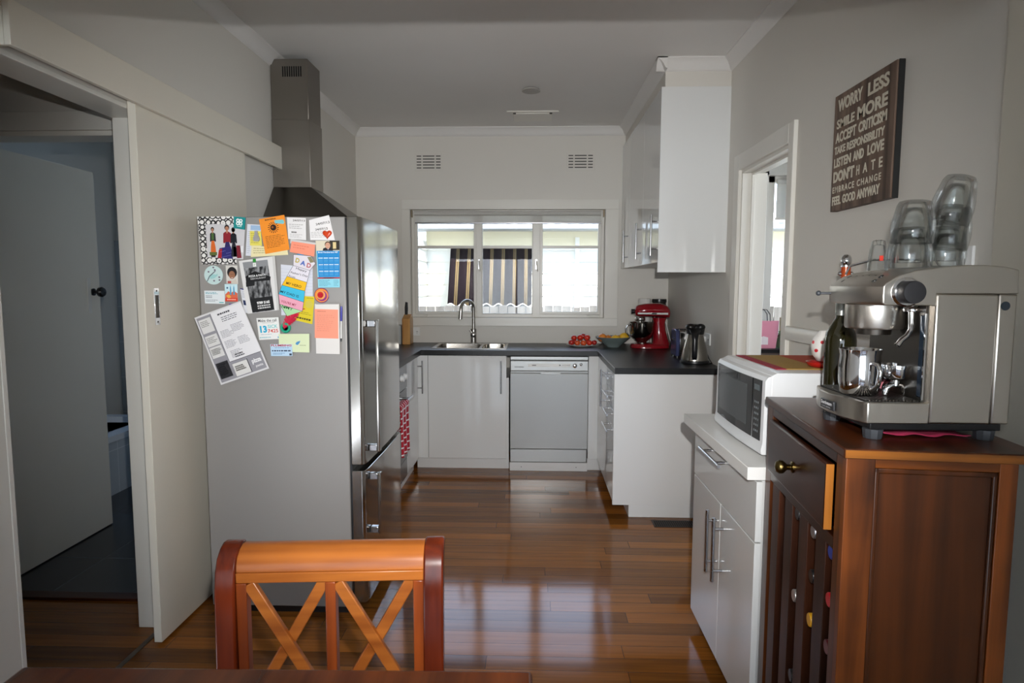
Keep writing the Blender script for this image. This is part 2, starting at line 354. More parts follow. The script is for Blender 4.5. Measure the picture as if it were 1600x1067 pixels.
# hall and bathroom walls
b = MB(); b.box(-3.6, 2.60, 0, -2.46, 2.72, ZC, WALL); b.box(-1.66, 2.60, 0, XL-.135, 2.72, ZC, WALL); b.box(-2.46, 2.60, 2.02, -1.66, 2.72, ZC, WALL)
struct(b.build('wall_bathroom_front', smooth=0))
b = MB(); b.box(-2.47, 2.585, 2.02, -1.6, 2.60, 2.095, TRIM); b.box(-2.55, 2.585, 0, -2.46, 2.60, 2.095, TRIM); b.box(-1.66, 2.585, 0, -1.6, 2.60, 2.095, TRIM); b.box(-2.46, 2.60, 2.0, -1.66, 2.72, 2.02, TRIM)
struct(b.build('trim_2', bevel=.002))
BT = tiles('pale_bath_tile', '#b9bfc3', '#d5d8d9', .4, .3, .12, 'yz'); BT2 = tiles('pale_bath_tile_back', '#b9bfc3', '#d5d8d9', .4, .3, .12, 'xz')
b = MB(); b.box(-3.62, 2.72, 0, -3.5, 3.5, ZC, WALL); b.box(-3.62, 3.5, 0, -3.5, 4.6, 1.1, WALL); b.box(-3.62, 3.5, 2.2, -3.5, 4.6, ZC, WALL); b.box(-3.62, 4.6, 0, -3.5, YB, ZC, WALL)
struct(b.build('wall_bathroom_left', smooth=0))
struct(MB().box(-3.57, 3.5, 1.1, -3.565, 4.6, 2.2, clear_glass('obscure_glass', (.62, .70, .78), (.5, .56, .62))).build('window_3'))
struct(MB().box(-3.5, 5.19, 0, XL-.135, YB, 1.75, BT2).build('wall_bathroom_tiling'))
sbox('wall_hall_left', -3.6, 1.2, 0, -3.5, 2.6, ZC, WALL)
# sunroom shell; unseen side window added to brighten the room
b = MB(); b.box(3.2, .5, 0, 3.3, YB, .8, WALL); b.box(3.2, .5, 2.3, 3.3, YB, ZC, WALL); b.box(3.2, .5, .8, 3.3, 1.5, 2.3, WALL); b.box(3.2, 4.9, .8, 3.3, YB, 2.3, WALL)
struct(b.build('wall_sunroom_right', smooth=0)); struct(MB().box(3.24, 1.5, .8, 3.246, 4.9, 2.3, PANE).build('window_added'))
sbox('wall_sunroom_front', XR+.12, .4, 0, 3.3, .5, ZC, WALL)
# cornices
CV = [(0, 0), (.055, 0), (.055, .006), (.046, .012), (.032, .024), (.02, .042), (.012, .058), (.0, .064), ]
def cove(name, fn, w0, w1):
    return struct(MB().prism([(a, d) for a, d in CV], fn, w0, w1, CEIL).build(name, smooth=40))
cove('trim_3', lambda u, v, w: (XL+u, w, ZC-v), 1.50, YB)
cove('trim_4', lambda u, v, w: (w, YB-u, ZC-v), XL, .745)
cove('trim_5', lambda u, v, w: (XR-u, w, ZC-v), 1.50, 3.69)
cove('trim_6', lambda u, v, w: (.745-u, w, ZC-v), 3.635, YB)
cove('trim_7', lambda u, v, w: (w, 3.69-u, ZC-v), .69, XR)
sbox('wall_bulkhead', .745, 3.69, 2.505, XR, YB, ZC, WALL)
# baseboards
b = MB(); b.box(XL, 3.65, 0, XL+.014, 3.24, .09, TRIM); b.box(XL, 2.42, 0, XL+.014, 3.24, .09, TRIM); struct(b.build('baseboard_left', bevel=.003))
struct(MB().box(XR-.014, 1.57, 0, XR, 2.77, .09, TRIM).build('baseboard_right', bevel=.003))
# ---- pelmet over the sliding door, sliding door, floor track
b = MB(); b.box(XL, 1.701, 2.13, -1.419, 3.649, 2.149, CREAM); b.box(-1.418, 1.70, 2.028, -1.40, 3.65, 2.15, CREAM); b.box(XL, 3.635, 2.028, -1.419, 3.65, 2.129, CREAM); b.box(XL, 1.70, 2.028, -1.419, 1.715, 2.129, CREAM)
b.box(XL+.002, 1.715, 2.075, -1.42, 3.635, 2.10, P('track_aluminium', '#77736e', .4, .8, bump=.02))
struct(b.build('trim_8', bevel=.0015))
dr = struct(MB().box(-1.452, 2.262, .012, -1.422, 3.12, 2.085, CREAM).build('door_1', bevel=.0015))
b = MB(); b.box(-1.4225, 2.318, 1.235, -1.4195, 2.348, 1.375, CHROME); b.box(-1.4196, 2.3225, 1.262, -1.4186, 2.3435, 1.348, P('pull_recess', '#55504a', .35, .8, bump=.02))
for z in (1.247, 1.364): b.lathe([(0, -.0002), (.0035, -.0002), (.003, .0012), (0, .0014)], (-1.4192, 2.333, z), P('screw_dark', '#4a453c', .4, .8, bump=.02), 12, 'x')
o = b.build('door_handle', dr, bevel=.0008); o['label'] = 'chrome recessed finger pull'
struct(MB().box(-1.506, 1.68, 0, -1.486, 3.1, .003, P('track_brass', '#6d6153', .5, .6, bump=.02)).build('trim_9'))
struct(MB().box(-2.46, 2.585, 0, -1.6, 2.645, .012, wood('threshold_wood', '#2a120a', '#4b2413', 'x')).build('trim_10', bevel=.003))
# hinged bathroom door standing open
dr = struct(MB().box(-2.455, 2.70, .012, -2.42, 3.445, 2.0, CREAM).build('door_2', bevel=.0015))
b = MB(); b.lathe([(0, 0), (.02, 0), (.02, .006), (.009, .01), (.009, .03), (.025, .036), (.028, .05), (.022, .06), (0, .064)], (-2.42, 3.39, 1.345), BLACKP, 24, 'x'); b.build('door_knob', dr, smooth=40)
MB().box(-2.42, 3.345, 1.23, -2.417, 3.372, 1.42, TRIM).build('lock_plate', dr, bevel=.001)
# ---- sunroom doorway architraves
b = MB()
b.box(XR-.02, 2.745, 0, XR, 2.80, 2.085, TRIM); b.box(XR-.02, 3.45, 0, XR, 3.53, 2.085, TRIM); b.box(XR-.02, 2.80, 2.0, XR, 3.45, 2.085, TRIM)
struct(b.build('trim_11', bevel=.003))
b = MB(); b.box(XR-.002, 2.798, 0, XR+.115, 2.808, 1.984, TRIM); b.box(XR-.002, 3.436, 0, XR+.13, 3.456, 1.984, TRIM); b.box(XR-.002, 2.798, 1.985, XR+.115, 3.456, 2.004, TRIM)
b.box(XR+.045, 2.808, 0, XR+.062, 2.816, 1.973, TRIM); b.box(XR+.045, 3.424, 0, XR+.062, 3.436, 1.973, TRIM); b.box(XR+.045, 2.808, 1.974, XR+.062, 3.436, 1.985, TRIM)
struct(b.build('trim_12', bevel=.0015))
# ---- kitchen window
b = MB(); b.box(-1.08, YB-.016, 2.004, .70, YB, 2.085, TRIM); b.box(-1.08, YB-.016, 1.05, -1.012, YB, 2.004, TRIM); b.box(.592, YB-.016, 1.05, .70, YB, 2.004, TRIM); b.box(-1.08, YB-.03, 1.05, .70, YB, 1.118, TRIM)
struct(b.build('trim_13', bevel=.002))
wf = MB(); Y0, Y1 = YB+.05, YB+.10
for x0, x1 in ((-1.01, -.985), (-.47, -.422), (.0, .062), (.565, .59)): wf.box(x0, Y0, 1.118, x1, Y1, 2.006, TRIM)
wf.box(-1.009, Y0+.001, 1.1185, .589, Y1-.001, 1.145, TRIM); wf.box(-1.009, Y0+.001, 1.99, .589, Y1-.001, 2.0055, TRIM); wf.box(-1.01, YB, 1.110, .59, YB+.05, 1.119, TRIM)
win = struct(wf.build('window_1', bevel=.002))
for x0, x1 in ((-.985, -.47), (-.422, .0), (.062, .565)):
    b = MB(); f = .022 if x1 != 0 else .004
    for a in ((x0, Y0+.008, 1.145, x0+f, Y1-.008, 1.99), (x1-f, Y0+.008, 1.145, x1, Y1-.008, 1.99), (x0+.001, Y0+.009, 1.1455, x1-.001, Y1-.009, 1.145+f), (x0+.001, Y0+.009, 1.99-f, x1-.001, Y1-.009, 1.9895), (x0+.001, Y0+.012, 1.692, x1-.001, Y1-.012, 1.715)): b.box(*a, TRIM)
    s = b.build('window_sash', win, bevel=.0015)
    MB().box(x0+.003, YB+.073, 1.148, x1-.003, YB+.077, 1.987, PANE).build('window_glass', s)
    if x1 != 0:
        h = MB(); xx = x0+.06 if x0 < -.5 else x1-.06
        h.box(xx-.04, YB+.03, 1.122, xx+.04, YB+.05, 1.136, TRIM); h.tube([(xx-.05, YB+.032, 1.142), (xx, YB+.022, 1.15), (xx+.05, YB+.03, 1.14)], .005, TRIM, 8); h.build('window_winder', s)
for x in (-.446, .031):
    h = MB(); h.box(x-.006, YB+.035, 1.52, x+.006, YB+.05, 1.60, HANDLE); h.tube([(x, YB+.03, 1.59), (x+.004, YB+.02, 1.55), (x+.012, YB+.022, 1.50)], .005, TRIM, 8); h.build('window_latch', win)
# roller blind
t = thing('roller_blind', (-.21, YB+.03, 2.0), 'white roller blind rolled nearly to the top of the kitchen window above the sink', 'blind')
BL = fabric_blind()
MB().lathe([(0, 0), (.019, 0), (.019, 1.54), (0, 1.54)], (-.98, YB+.024, 1.976), BL, 24, 'x').build('fabric_roll', t)
MB().box(-.975, YB+.042, 1.905, .555, YB+.0435, 1.98, BL).build('fabric_drop', t)
MB().box(-.98, YB+.038, 1.893, .56, YB+.048, 1.906, HANDLE).build('bottom_rail', t, bevel=.002)
b = MB(); b.box(-1.004, YB+.002, 1.945, -.998, YB+.046, 2.003, P('bracket_steel', '#8a7a62', .4, .8, bump=.02)); b.build('bracket', t)
b = MB(); b.box(.578, YB+.002, 1.945, .584, YB+.046, 2.003, CACHE['bracket_steel']); b.build('bracket', t)
# sunroom window: frame, panes, blind
b = MB()
for a in ((1.895, YB+.03, .95, 1.96, YB+.10, 2.27), (2.88, YB+.03, .95, 2.95, YB+.10, 2.27), (1.895, YB+.03, .95, 2.95, YB+.10, 1.0), (1.895, YB+.03, 2.22, 2.95, YB+.10, 2.27), (2.42, YB+.03, .95, 2.47, YB+.10, 2.27)): b.box(*a, TRIM)
w4 = struct(b.build('window_4', bevel=.002)); MB().box(1.95, YB+.065, .99, 2.89, YB+.069, 2.23, PANE).build('window_glass', w4)
struct(MB().box(1.80, YB-.016, .9, 1.895, YB, 2.36, TRIM).box(1.80, YB-.016, 2.27, 3.0, YB, 2.36, TRIM).build('trim_14', bevel=.002))
t = thing('roller_blind', (2.4, YB+.02, 2.25), 'cream roller blind half lowered over the sunroom window through the right doorway', 'blind')
MB().lathe([(0, 0), (.02, 0), (.02, .9), (0, .9)], (1.97, YB+.005, 2.225), BL, 20, 'x').build('fabric_roll', t)
MB().box(1.97, YB+.012, 1.935, 2.87, YB+.0135, 2.22, BL).build('fabric_drop', t)
MB().box(1.965, YB+.008, 1.918, 2.875, YB+.019, 1.938, TRIM).build('bottom_rail', t, bevel=.002)
# ---- vents, ceiling rose, switch, sockets
SLOT = P('vent_slot', '#4c4a47', .8, bump=.02)
for x, lab in ((-.853, 'slotted white wall vent high on the back wall towards the range hood side'), (.385, 'slotted white wall vent high on the back wall next to the upper cabinets')):
    t = thing('wall_vent', (x, YB, 2.33), lab, 'vent', 'wall vents')
    MB().box(x-.115, YB-.004, 2.315, x+.115, YB, 2.46, WALL).build('vent_plate', t, bevel=.001)
    b = MB()
    for k in range(5):
        z = 2.34 + k*.0235
        for x0, x1 in ((-.098, -.06), (-.048, .048), (.06, .098)): b.box(x+x0, YB-.0052, z-.004, x+x1, YB-.0038, z+.004, SLOT)
    b.build('vent_slot', t, smooth=0)
t = thing('ceiling_vent', (-.005, 4.83, ZC), 'white rectangular vent cover on the kitchen ceiling', 'vent')
b = MB(); b.box(-.195, 4.70, ZC-.012, .185, 4.72, ZC, TRIM); b.box(-.15, 4.74, ZC-.016, .14, 4.96, ZC, TRIM); b.build('vent_cover', t, bevel=.004)
for x in (-.148, .118): MB().box(x, 4.735, ZC-.017, x+.02, 4.741, ZC-.004, SLOT).build('clip', t)
tag(MB().lathe([(0, 0), (.06, 0), (.055, .01), (.04, .016), (0, .018)], (-.015, 4.19, ZC-.018), P('smoke_grey', '#a9a6a1', .5, bump=.02), 32).build('smoke_alarm'), 'small round grey fitting flat on the ceiling in front of the vent', 'smoke alarm')
t = thing('light_switch', (.636, YB, 1.34), 'narrow beige light switch on the wall right of the kitchen window', 'switch')
BEIGE = P('aged_plastic', '#b9b199', .4, bump=.02)
MB().box(.622, YB-.008, 1.282, .650, YB, 1.398, BEIGE).build('switch_plate', t, bevel=.002); MB().box(.631, YB-.013, 1.355, .641, YB-.007, 1.375, P('switch_toggle_brown', '#5a5346', .4, bump=.02)).build('toggle', t, bevel=.001)
def socket(x, y, z, face, label, n=2):
    t = thing('power_socket', (x, y, z), label, 'power socket')
    b = MB(); outs = []
    for s in (-1, 1):
        q = MB(); outs.append(q)
        for u0, u1, v0, v1 in ((-.006, -.003, -.008, .004), (.003, .006, -.008, .004), (-.001, .001, -.022, -.012)):
            if face == 'y': q.box(x+s*.022+u0, y-.0092, z+v0, x+s*.022+u1, y-.0078, z+v1, SLOT)
            else: q.box(x-.0092, y+s*.028+u0, z+v0, x-.0078, y+s*.028+u1, z+v1, SLOT)
    if face == 'y': b.box(x-.045, y-.008, z-.035, x+.045, y, z+.035, WHITEP)
    else: b.box(x-.008, y-.06, z-.036, x, y+.06, z+.036, WHITEP)
    b.build('socket_plate', t, bevel=.002)
    for q in outs: q.build('outlet', t, smooth=0)
    return t
socket(-.985, YB, 1.0, 'y', 'white double power socket on the back wall beside the knife block')
k = socket(XR, 4.0, 1.05, 'x', 'white power socket on the right wall behind the kettle')
b = MB(); b.box(XR-.04, 4.02, 1.03, XR-.009, 4.05, 1.065, WHITEP); b.build('plug', k, bevel=.003)
k = socket(XR, 1.69, 1.455, 'x', 'white power socket on the right wall behind the stacked glasses')
MB().box(XR-.035, 1.655, 1.44, XR-.009, 1.695, 1.475, WHITEP).build('plug', k, bevel=.003)
# rail on the right wall
tag(MB().prism([(-.026, -.022), (-.026, .022), (-.018, .03), (.018, .03), (.026, .022), (.026, -.022), (.018, -.03), (-.018, -.03)], lambda u, v, w: (XR-.014+u*.5, w, 1.187+v), 1.60, 2.738, TRIM).build('wall_rail', bevel=.004), 'white painted timber rail along the right wall behind the microwave', 'rail')

# ================================================================== UPPER CABINETS, HOOD
b = MB(); b.box(.745, 3.70, 1.53, XR, 5.208, 2.5, MELA)
t = thing('upper_cabinet', (.92, 4.45, 1.46), 'tall gloss white wall cabinet run over the right bench', 'cabinet')
b.build('body', t, bevel=.001)
MB().box(.724, 3.682, 1.464, XR, 3.70, 2.506, GLOSS).build('end_panel', t, bevel=.0012)
MB().box(.78, 3.70, 1.50, XR, 3.90, 1.53, MELA).build('bottom_rail', t)
for y0, y1, hy in ((3.702, 4.218, 3.735), (4.221, 4.79, 4.262), (4.793, 5.207, 4.85)):
    d = MB().box(.725, y0, 1.523, .744, y1, 2.503, GLOSS).build('door', t, bevel=.0012)
    bar_handle('handle', (.690, hy, 1.562), (.690, hy, 1.80), (.035, 0, 0), d, .0065)
t = thing('range_hood', (-1.2, 3.64, 1.65), 'stainless steel chimney range hood behind the fridge', 'range hood')
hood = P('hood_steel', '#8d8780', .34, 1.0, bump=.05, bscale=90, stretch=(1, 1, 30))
CX0, CX1, CY0, CY1, ZC0 = XL+.003, -1.24, 3.53, 3.74, 1.93
rings = [[(XL+.003, 3.335, 1.655), (-.92, 3.335, 1.655), (-.92, 3.935, 1.655), (XL+.003, 3.935, 1.655)], [(XL+.003, 3.335, 1.70), (-.92, 3.335, 1.70), (-.92, 3.935, 1.70), (XL+.003, 3.935, 1.70)],
         [(XL+.003, CY0, ZC0), (CX1, CY0, ZC0), (CX1, CY1, ZC0), (XL+.003, CY1, ZC0)]]
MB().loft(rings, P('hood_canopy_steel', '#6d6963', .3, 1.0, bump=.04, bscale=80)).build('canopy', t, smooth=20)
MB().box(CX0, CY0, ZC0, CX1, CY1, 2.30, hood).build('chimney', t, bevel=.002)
u = MB().box(CX0, CY0+.004, 2.30, CX1-.004, CY1-.004, 2.625, hood).build('chimney_cover', t, bevel=.002)
b = MB()
for k in range(9): b.box(-1.385+k*.0125, CY0+.0025, 2.53, -1.378+k*.0125, CY0+.0045, 2.585, DARK)
b.build('vent_slot', u, smooth=0)

# ================================================================== BASE CABINETS AND BENCH
t = thing('sink_cabinet', (-.5, 4.9, 0), 'gloss white cabinet under the sink, between the corner and the dishwasher', 'cabinet')
MB().box(-.87, 4.626, .09, -.172, YB-.01, .70, MELA).build('body', t)
MB().box(-.868, 4.607, .09, -.776, 4.625, .866, GLOSS).build('filler_panel', t, bevel=.001)
d = MB().box(-.773, 4.605, .09, -.190, 4.624, .866, GLOSS).build('door', t, bevel=.0012)
bar_handle('handle', (-.229, 4.572, .588), (-.229, 4.572, .834), (0, .034, 0), d)
MB().box(-.87, 4.66, 0, -.172, 4.676, .088, MELA).build('kickboard', t)
# dishwasher
DWS = P('silver_appliance', '#bcbebd', .3, .3, bump=.015, bscale=60); DWF = P('silver_door_skin', '#b9bbba', .22, .12, bump=.008, bscale=8)
t = thing('dishwasher', (.127, 4.9, 0), 'silver dishwasher under the bench between two white cabinets', 'dishwasher')
MB().box(-.160, 4.63, .07, .414, YB-.02, .86, P('dishwasher_case', '#57585a', .5, bump=.02)).build('body', t)
MB().box(-.160, 4.61, .838, .414, 4.635, .862, DWS).build('top_trim', t, bevel=.002)
cp = MB().box(-.160, 4.598, .757, .414, 4.632, .832, DWS).build('control_panel', t, bevel=.004)
b = MB(); b.box(-.03, 4.5945, .788, .285, 4.599, .810, P('display_white', '#f2f2ef', .25, bump=.01)); b.build('display', cp, bevel=.0015)
for a in ((0, 4.5938, .796, .03, 4.5947, .802, '#77777a'), (.20, 4.5938, .796, .21, 4.5947, .806, '#77777a'), (.22, 4.5938, .799, .28, 4.5947, .802, '#9a9a9c'), (-.13, 4.5965, .784, -.06, 4.5985, .788, '#55565a')): MB().box(*a[:6], ink(a[6])).build('marking', cp, smooth=0)
for x, z, r in ((.315, .797, .017), (.36, .807, .011)): MB().lathe([(0, 0), (r, 0), (r*.9, .010), (r*.5, .013), (0, .013)], (x, 4.598, z), CHROME, 24, 'y', Matrix.Scale(-1, 3, (0, 1, 0))).build('button', cp, smooth=40)
d = MB().prism([(4.632, .170), (4.604, .170), (4.604, .735), (4.612, .742), (4.612, .753), (4.632, .753)], lambda u, v, w: (w, u, v), -.160, .414, DWF).build('door', t, smooth=20, bevel=.001)
b = MB(); b.prism([(-.08, .735), (.08, .735), (.07, .722), (.03, .717), (-.03, .717), (-.07, .722)], lambda u, v, w: (u+.137, w, v+.012), 4.598, 4.61, DWS); b.build('handle', d, bevel=.003)
MB().box(-.160, 4.606, .068, .408, 4.63, .164, DWS).build('kick_panel', t, bevel=.003)
b = MB(); b.box(-.164, 4.604, 0, .416, 4.622, .064, MELA); b.build('plinth', t, bevel=.001)
for x in (-.08, .33): MB().box(x, 4.6028, .027, x+.006, 4.6042, .033, SLOT).build('plinth_clip', t, smooth=0)
# right run
t = thing('drawer_cabinet', (.8, 4.2, 0), 'gloss white base cabinet with drawers and end panel under the right bench', 'cabinet')
MB().box(.51, 3.705, .078, XR-.005, 5.19, .866, MELA).build('body', t)
MB().box(.486, 3.682, .075, XR-.002, 3.702, .867, GLOSS if False else MELA).build('end_panel', t, bevel=.0012)
MB().box(.418, 4.612, .092, .51, 4.63, .866, GLOSS).build('filler_panel', t, bevel=.001)
b = MB(); b.box(.584, 3.686, 0, XR-.004, 3.704, .074, MELA); b.box(.584, 3.704, 0, .6, 4.62, .074, MELA); b.box(.417, 4.64, 0, .6, 4.656, .088, MELA); b.build('kickboard', t, bevel=.001)
d = MB().box(.487, 4.082, .092, .506, 4.605, .864, GLOSS).build('door', t, bevel=.0012)
bar_handle('handle', (.454, 4.108, .590), (.454, 4.108, .836), (.034, 0, 0), d)
for z0, z1, hz in ((.752, .864, .832), (.642, .749, .716), (.532, .639, .606), (.092, .529, .506)):
    d = MB().box(.487, 3.706, z0, .506, 4.079, z1, GLOSS).build('drawer', t, bevel=.0012)
    bar_handle('handle', (.454, 3.755, hz), (.454, 4.02, hz), (.034, 0, 0), d)
# left run
t = thing('corner_cabinet', (-1.15, 4.4, 0), 'white base cabinet with one door in the corner beside the oven', 'cabinet')
MB().box(XL+.003, 4.19, .09, -.87, 4.59, .866, MELA).build('body', t)
d = MB().box(-.868, 4.182, .09, -.849, 4.60, .866, GLOSS).build('door', t, bevel=.0012)
bar_handle('handle', (-.812, 4.575, .585), (-.812, 4.575, .830), (-.036, 0, 0), d)
MB().box(-.905, 4.182, 0, -.888, 4.60, .088, MELA).build('kickboard', t)
t = thing('base_cabinet', (-1.15, 3.4, 0), 'narrow white base cabinet between the fridge and the oven', 'cabinet')
MB().box(XL+.003, 3.25, .09, -.87, 3.565, .866, MELA).build('body', t); MB().box(-.868, 3.25, .09, -.849, 3.565, .866, GLOSS).build('door', t, bevel=.0012); MB().box(-.905, 3.25, 0, -.888, 3.565, .088, MELA).build('kickboard', t)
t = thing('oven', (-1.15, 3.87, 0), 'grey built-in oven with a tea towel over its handle, past the fridge', 'oven')
OV = P('oven_grey', '#8b8d90', .25, .8, bump=.01)
MB().box(XL+.003, 3.57, .09, -.87, 4.178, .866, P('oven_case', '#5a5b5d', .5, bump=.02)).build('body', t)
c_ = MB().box(-.87, 3.572, .70, -.845, 4.176, .866, OV).build('control_panel', t, bevel=.002)
for y in (3.66, 3.76, 3.98, 4.08): MB().lathe([(0, 0), (.022, 0), (.02, .022), (0, .024)], (-.845, y, .785), WHITEP, 20, 'x').build('knob', c_, smooth=40)
d = MB().box(-.87, 3.572, .22, -.847, 4.176, .695, P('oven_glass', '#26282b', .08, bump=.005)).build('door', t, bevel=.002)
bar_handle('handle', (-.800, 3.62, .645), (-.800, 4.13, .645), (-.046, 0, 0), d, .011)
MB().box(-.87, 3.572, .092, -.849, 4.176, .215, OV).build('drawer', t, bevel=.002)
MB().box(-.905, 3.57, 0, -.888, 4.178, .088, MELA).build('kickboard', t)
# tea towel folded over the oven handle
b = MB(); rows = []
for k in range(22):
    s = k/21
    if s < .08: zz = .660+.006*math.sin(s/.08*math.pi/2); off = -.008
    else: zz = .660-(s-.08)/.92*.31; off = 0
    row = []
    for j in range(15):
        y = 3.66 + .25*j/14*(1-.12*s); row.append((-.782+off+.012*math.sin(j*1.15)*s, y+.012*s, zz))
    rows.append(row)
back = [[(p[0]-.028, p[1], p[2]) for p in r] for r in rows[::-1]][8:]
b.loft(back+rows, check_cloth(), caps=False, closed=False)
o = tag(b.build('tea_towel', smooth=60), 'red and white checked tea towel hanging from the oven handle', 'tea towel')
m_ = o.modifiers.new('thickness', 'SOLIDIFY'); m_.thickness = .003
# worktop
b = MB(); Z0, Z1 = .870, .907
b.box(XL+.002, 3.24, Z0, -.825, 4.60, Z1, BEND)
b.box(XL+.002, 4.60, Z0, -.75, YB-.002, Z1, BEND); b.box(-.75, 4.60, Z0, -.20, 4.715, Z1, BEND); b.box(-.75, 5.11, Z0, -.20, YB-.002, Z1, BEND); b.box(-.20, 4.60, Z0, .484, YB-.002, Z1, BEND)
b.box(.484, 3.662, Z0, XR-.002, YB-.002, Z1, BEND)
t = tag(b.build('worktop', smooth=0), 'black laminate benchtop running round three sides of the kitchen', 'worktop')
b = MB(); b.box(.480, 3.66, Z1-.004, .4845, 4.597, Z1+.0006, P('edge_glint', '#8e9094', .3, .4, bump=.01)); b.build('edge_glint', t, smooth=0)  # pale strip paints the window's reflection along the bench edge
# sink
t = thing('sink', (-.48, 4.91, Z1), 'stainless double bowl sink set into the black benchtop below the window', 'sink')
b = MB()
def bowl(b, x0, x1, y0, y1, depth):
    def rr(x0, x1, y0, y1, r, z):
        pts = []
        for cx, cy, a in ((x1-r, y1-r, 0), (x0+r, y1-r, 90), (x0+r, y0+r, 180), (x1-r, y0+r, 270)):
            for k in range(6): q = R(a+k*18); pts.append((cx+r*math.cos(q), cy+r*math.sin(q), z))
        return pts
    b.loft([rr(x0-.012, x1+.012, y0-.012, y1+.012, .05, Z1+.003), rr(x0, x1, y0, y1, .045, Z1+.002), rr(x0+.006, x1-.006, y0+.006, y1-.006, .045, Z1-depth*.85), rr(x0+.03, x1-.03, y0+.03, y1-.03, .04, Z1-depth), rr(x0+.1, x1-.1, y0+.1, y1-.1, .02, Z1-depth)], STEELH, caps=False)
    q = rr(x0+.1, x1-.1, y0+.1, y1-.1, .02, Z1-depth); b.add(q, [list(range(len(q)))], STEELH)
for a in ((-.768, 4.70, -.735, 5.125), (-.405, 4.70, -.385, 5.125), (-.215, 4.70, -.193, 5.125), (-.735, 4.70, -.405, 4.73), (-.735, 5.09, -.405, 5.125), (-.385, 4.70, -.215, 4.73), (-.385, 5.09, -.215, 5.125)): b.box(a[0], a[1], Z1, a[2], a[3], Z1+.004, STEELH)
b.build('rim', t, bevel=.001)
b = MB(); bowl(b, -.735, -.405, 4.73, 5.09, .16); b.build('basin', t, recalc=False)
b = MB(); bowl(b, -.385, -.215, 4.73, 5.09, .13); b.build('basin', t, recalc=False)
tag(MB().box(-.275, 4.80, Z1-.128, -.235, 4.98, Z1-.02, P('green_scourer', '#2c7a4a', .8, bump=.4, bscale=150)).build('dish_brush', bevel=.01), 'green dish scourer standing in the small sink bowl', 'scourer')
# tap
t = thing('kitchen_tap', (-.483, 5.145, Z1), 'tall brushed steel gooseneck tap behind the sink', 'tap')
MB().lathe([(0, 0), (.029, 0), (.029, .006), (.024, .010), (.024, .118), (.018, .124), (0, .124)], (-.483, 5.145, Z1), STEEL, 28).build('body', t, smooth=40)
pts = [(-.483, 5.145, Z1+.12), (-.483, 5.145, 1.20)] + [(-.483-.05*(1-math.cos(R(a)))*.85, 5.145-.08*(1-math.cos(R(a))), 1.20+.062*math.sin(R(a))) for a in range(15, 181, 15)] + [(-.571, 4.984, 1.16), (-.574, 4.983, 1.115)]
MB().tube(pts, [.0135]*(len(pts)-3)+[.015, .016, .016], STEEL, 16).build('spout', t, smooth=50)
b = MB(); b.lathe([(0, 0), (.022, 0), (.022, .024), (.018, .028), (0, .028)], (-.483, 5.121, Z1+.075), STEEL, 24, 'y', Matrix.Scale(-1, 3, (0, 1, 0))); b.tube([(-.483, 5.10, Z1+.075), (-.512, 5.098, Z1+.12)], .005, STEEL, 10); b.build('lever', t, smooth=50)

t = thing('floor_vent', (.86, 3.58, 0), 'dark brown heating vent set in the floorboards in front of the white end panel', 'vent')
FV = P('vent_bronze', '#2c1d14', .45, .4, bump=.03)
MB().box(.71, 3.53, .0004, 1.0, 3.635, .0025, FV).build('vent_plate', t)
b = MB()
for k in range(22): b.box(.722+k*.0122, 3.54, .0022, .729+k*.0122, 3.625, .0030, DARK)
b.build('vent_slot', t, smooth=0)
# ================================================================== FRIDGE
FS = P('fridge_side_grey', '#9a9794', .38, .25, bump=.03, bscale=220)
FD = P('fridge_door_steel', '#b5b2ac', .13, 1.0, bump=.012, bscale=7, stretch=(1, 1, .25))
t = thing('fridge', (-1.03, 2.86, 0), 'tall stainless fridge freezer with its side covered in papers and magnets', 'fridge')
FRIDGE = t
b = MB(); b.box(-1.354, 2.518, .03, -.752, 3.215, 1.66, FS); b.build('body', t, bevel=.004)
MB().box(-1.33, 2.53, .0, -.77, 3.2, .03, BLACKP).build('plinth', t)
MB().box(-.752, 2.522, .03, -.742, 3.21, 1.655, BLACKP).build('door_seal', t)
def fdoor(z0, z1):
    prof = [(2.512, -.742), (2.512, -.70), (2.522, -.689), (2.56, -.684), (2.87, -.680), (3.17, -.684), (3.208, -.689), (3.218, -.70), (3.218, -.742)]
    return MB().prism(prof, lambda u, v, w: (v, u, w), z0, z1, FD).build('door', t, smooth=40, bevel=.002)
d1 = fdoor(.648, 1.660); d2 = fdoor(.055, .622)
def fhandle(z0, z1, d):
    b = MB(); b.box(-.648, 2.560, z0, -.636, 2.592, z1, FD); b.box(-.683, 2.563, z0+.002, -.648, 2.589, z0+.03, HANDLE); b.box(-.683, 2.563, z1-.03, -.648, 2.589, z1-.002, HANDLE)
    o = b.build('handle', d, bevel=.003); o['label'] = 'flat vertical steel handle bar'
fhandle(.69, 1.245, d1); fhandle(.335, .60, d2)

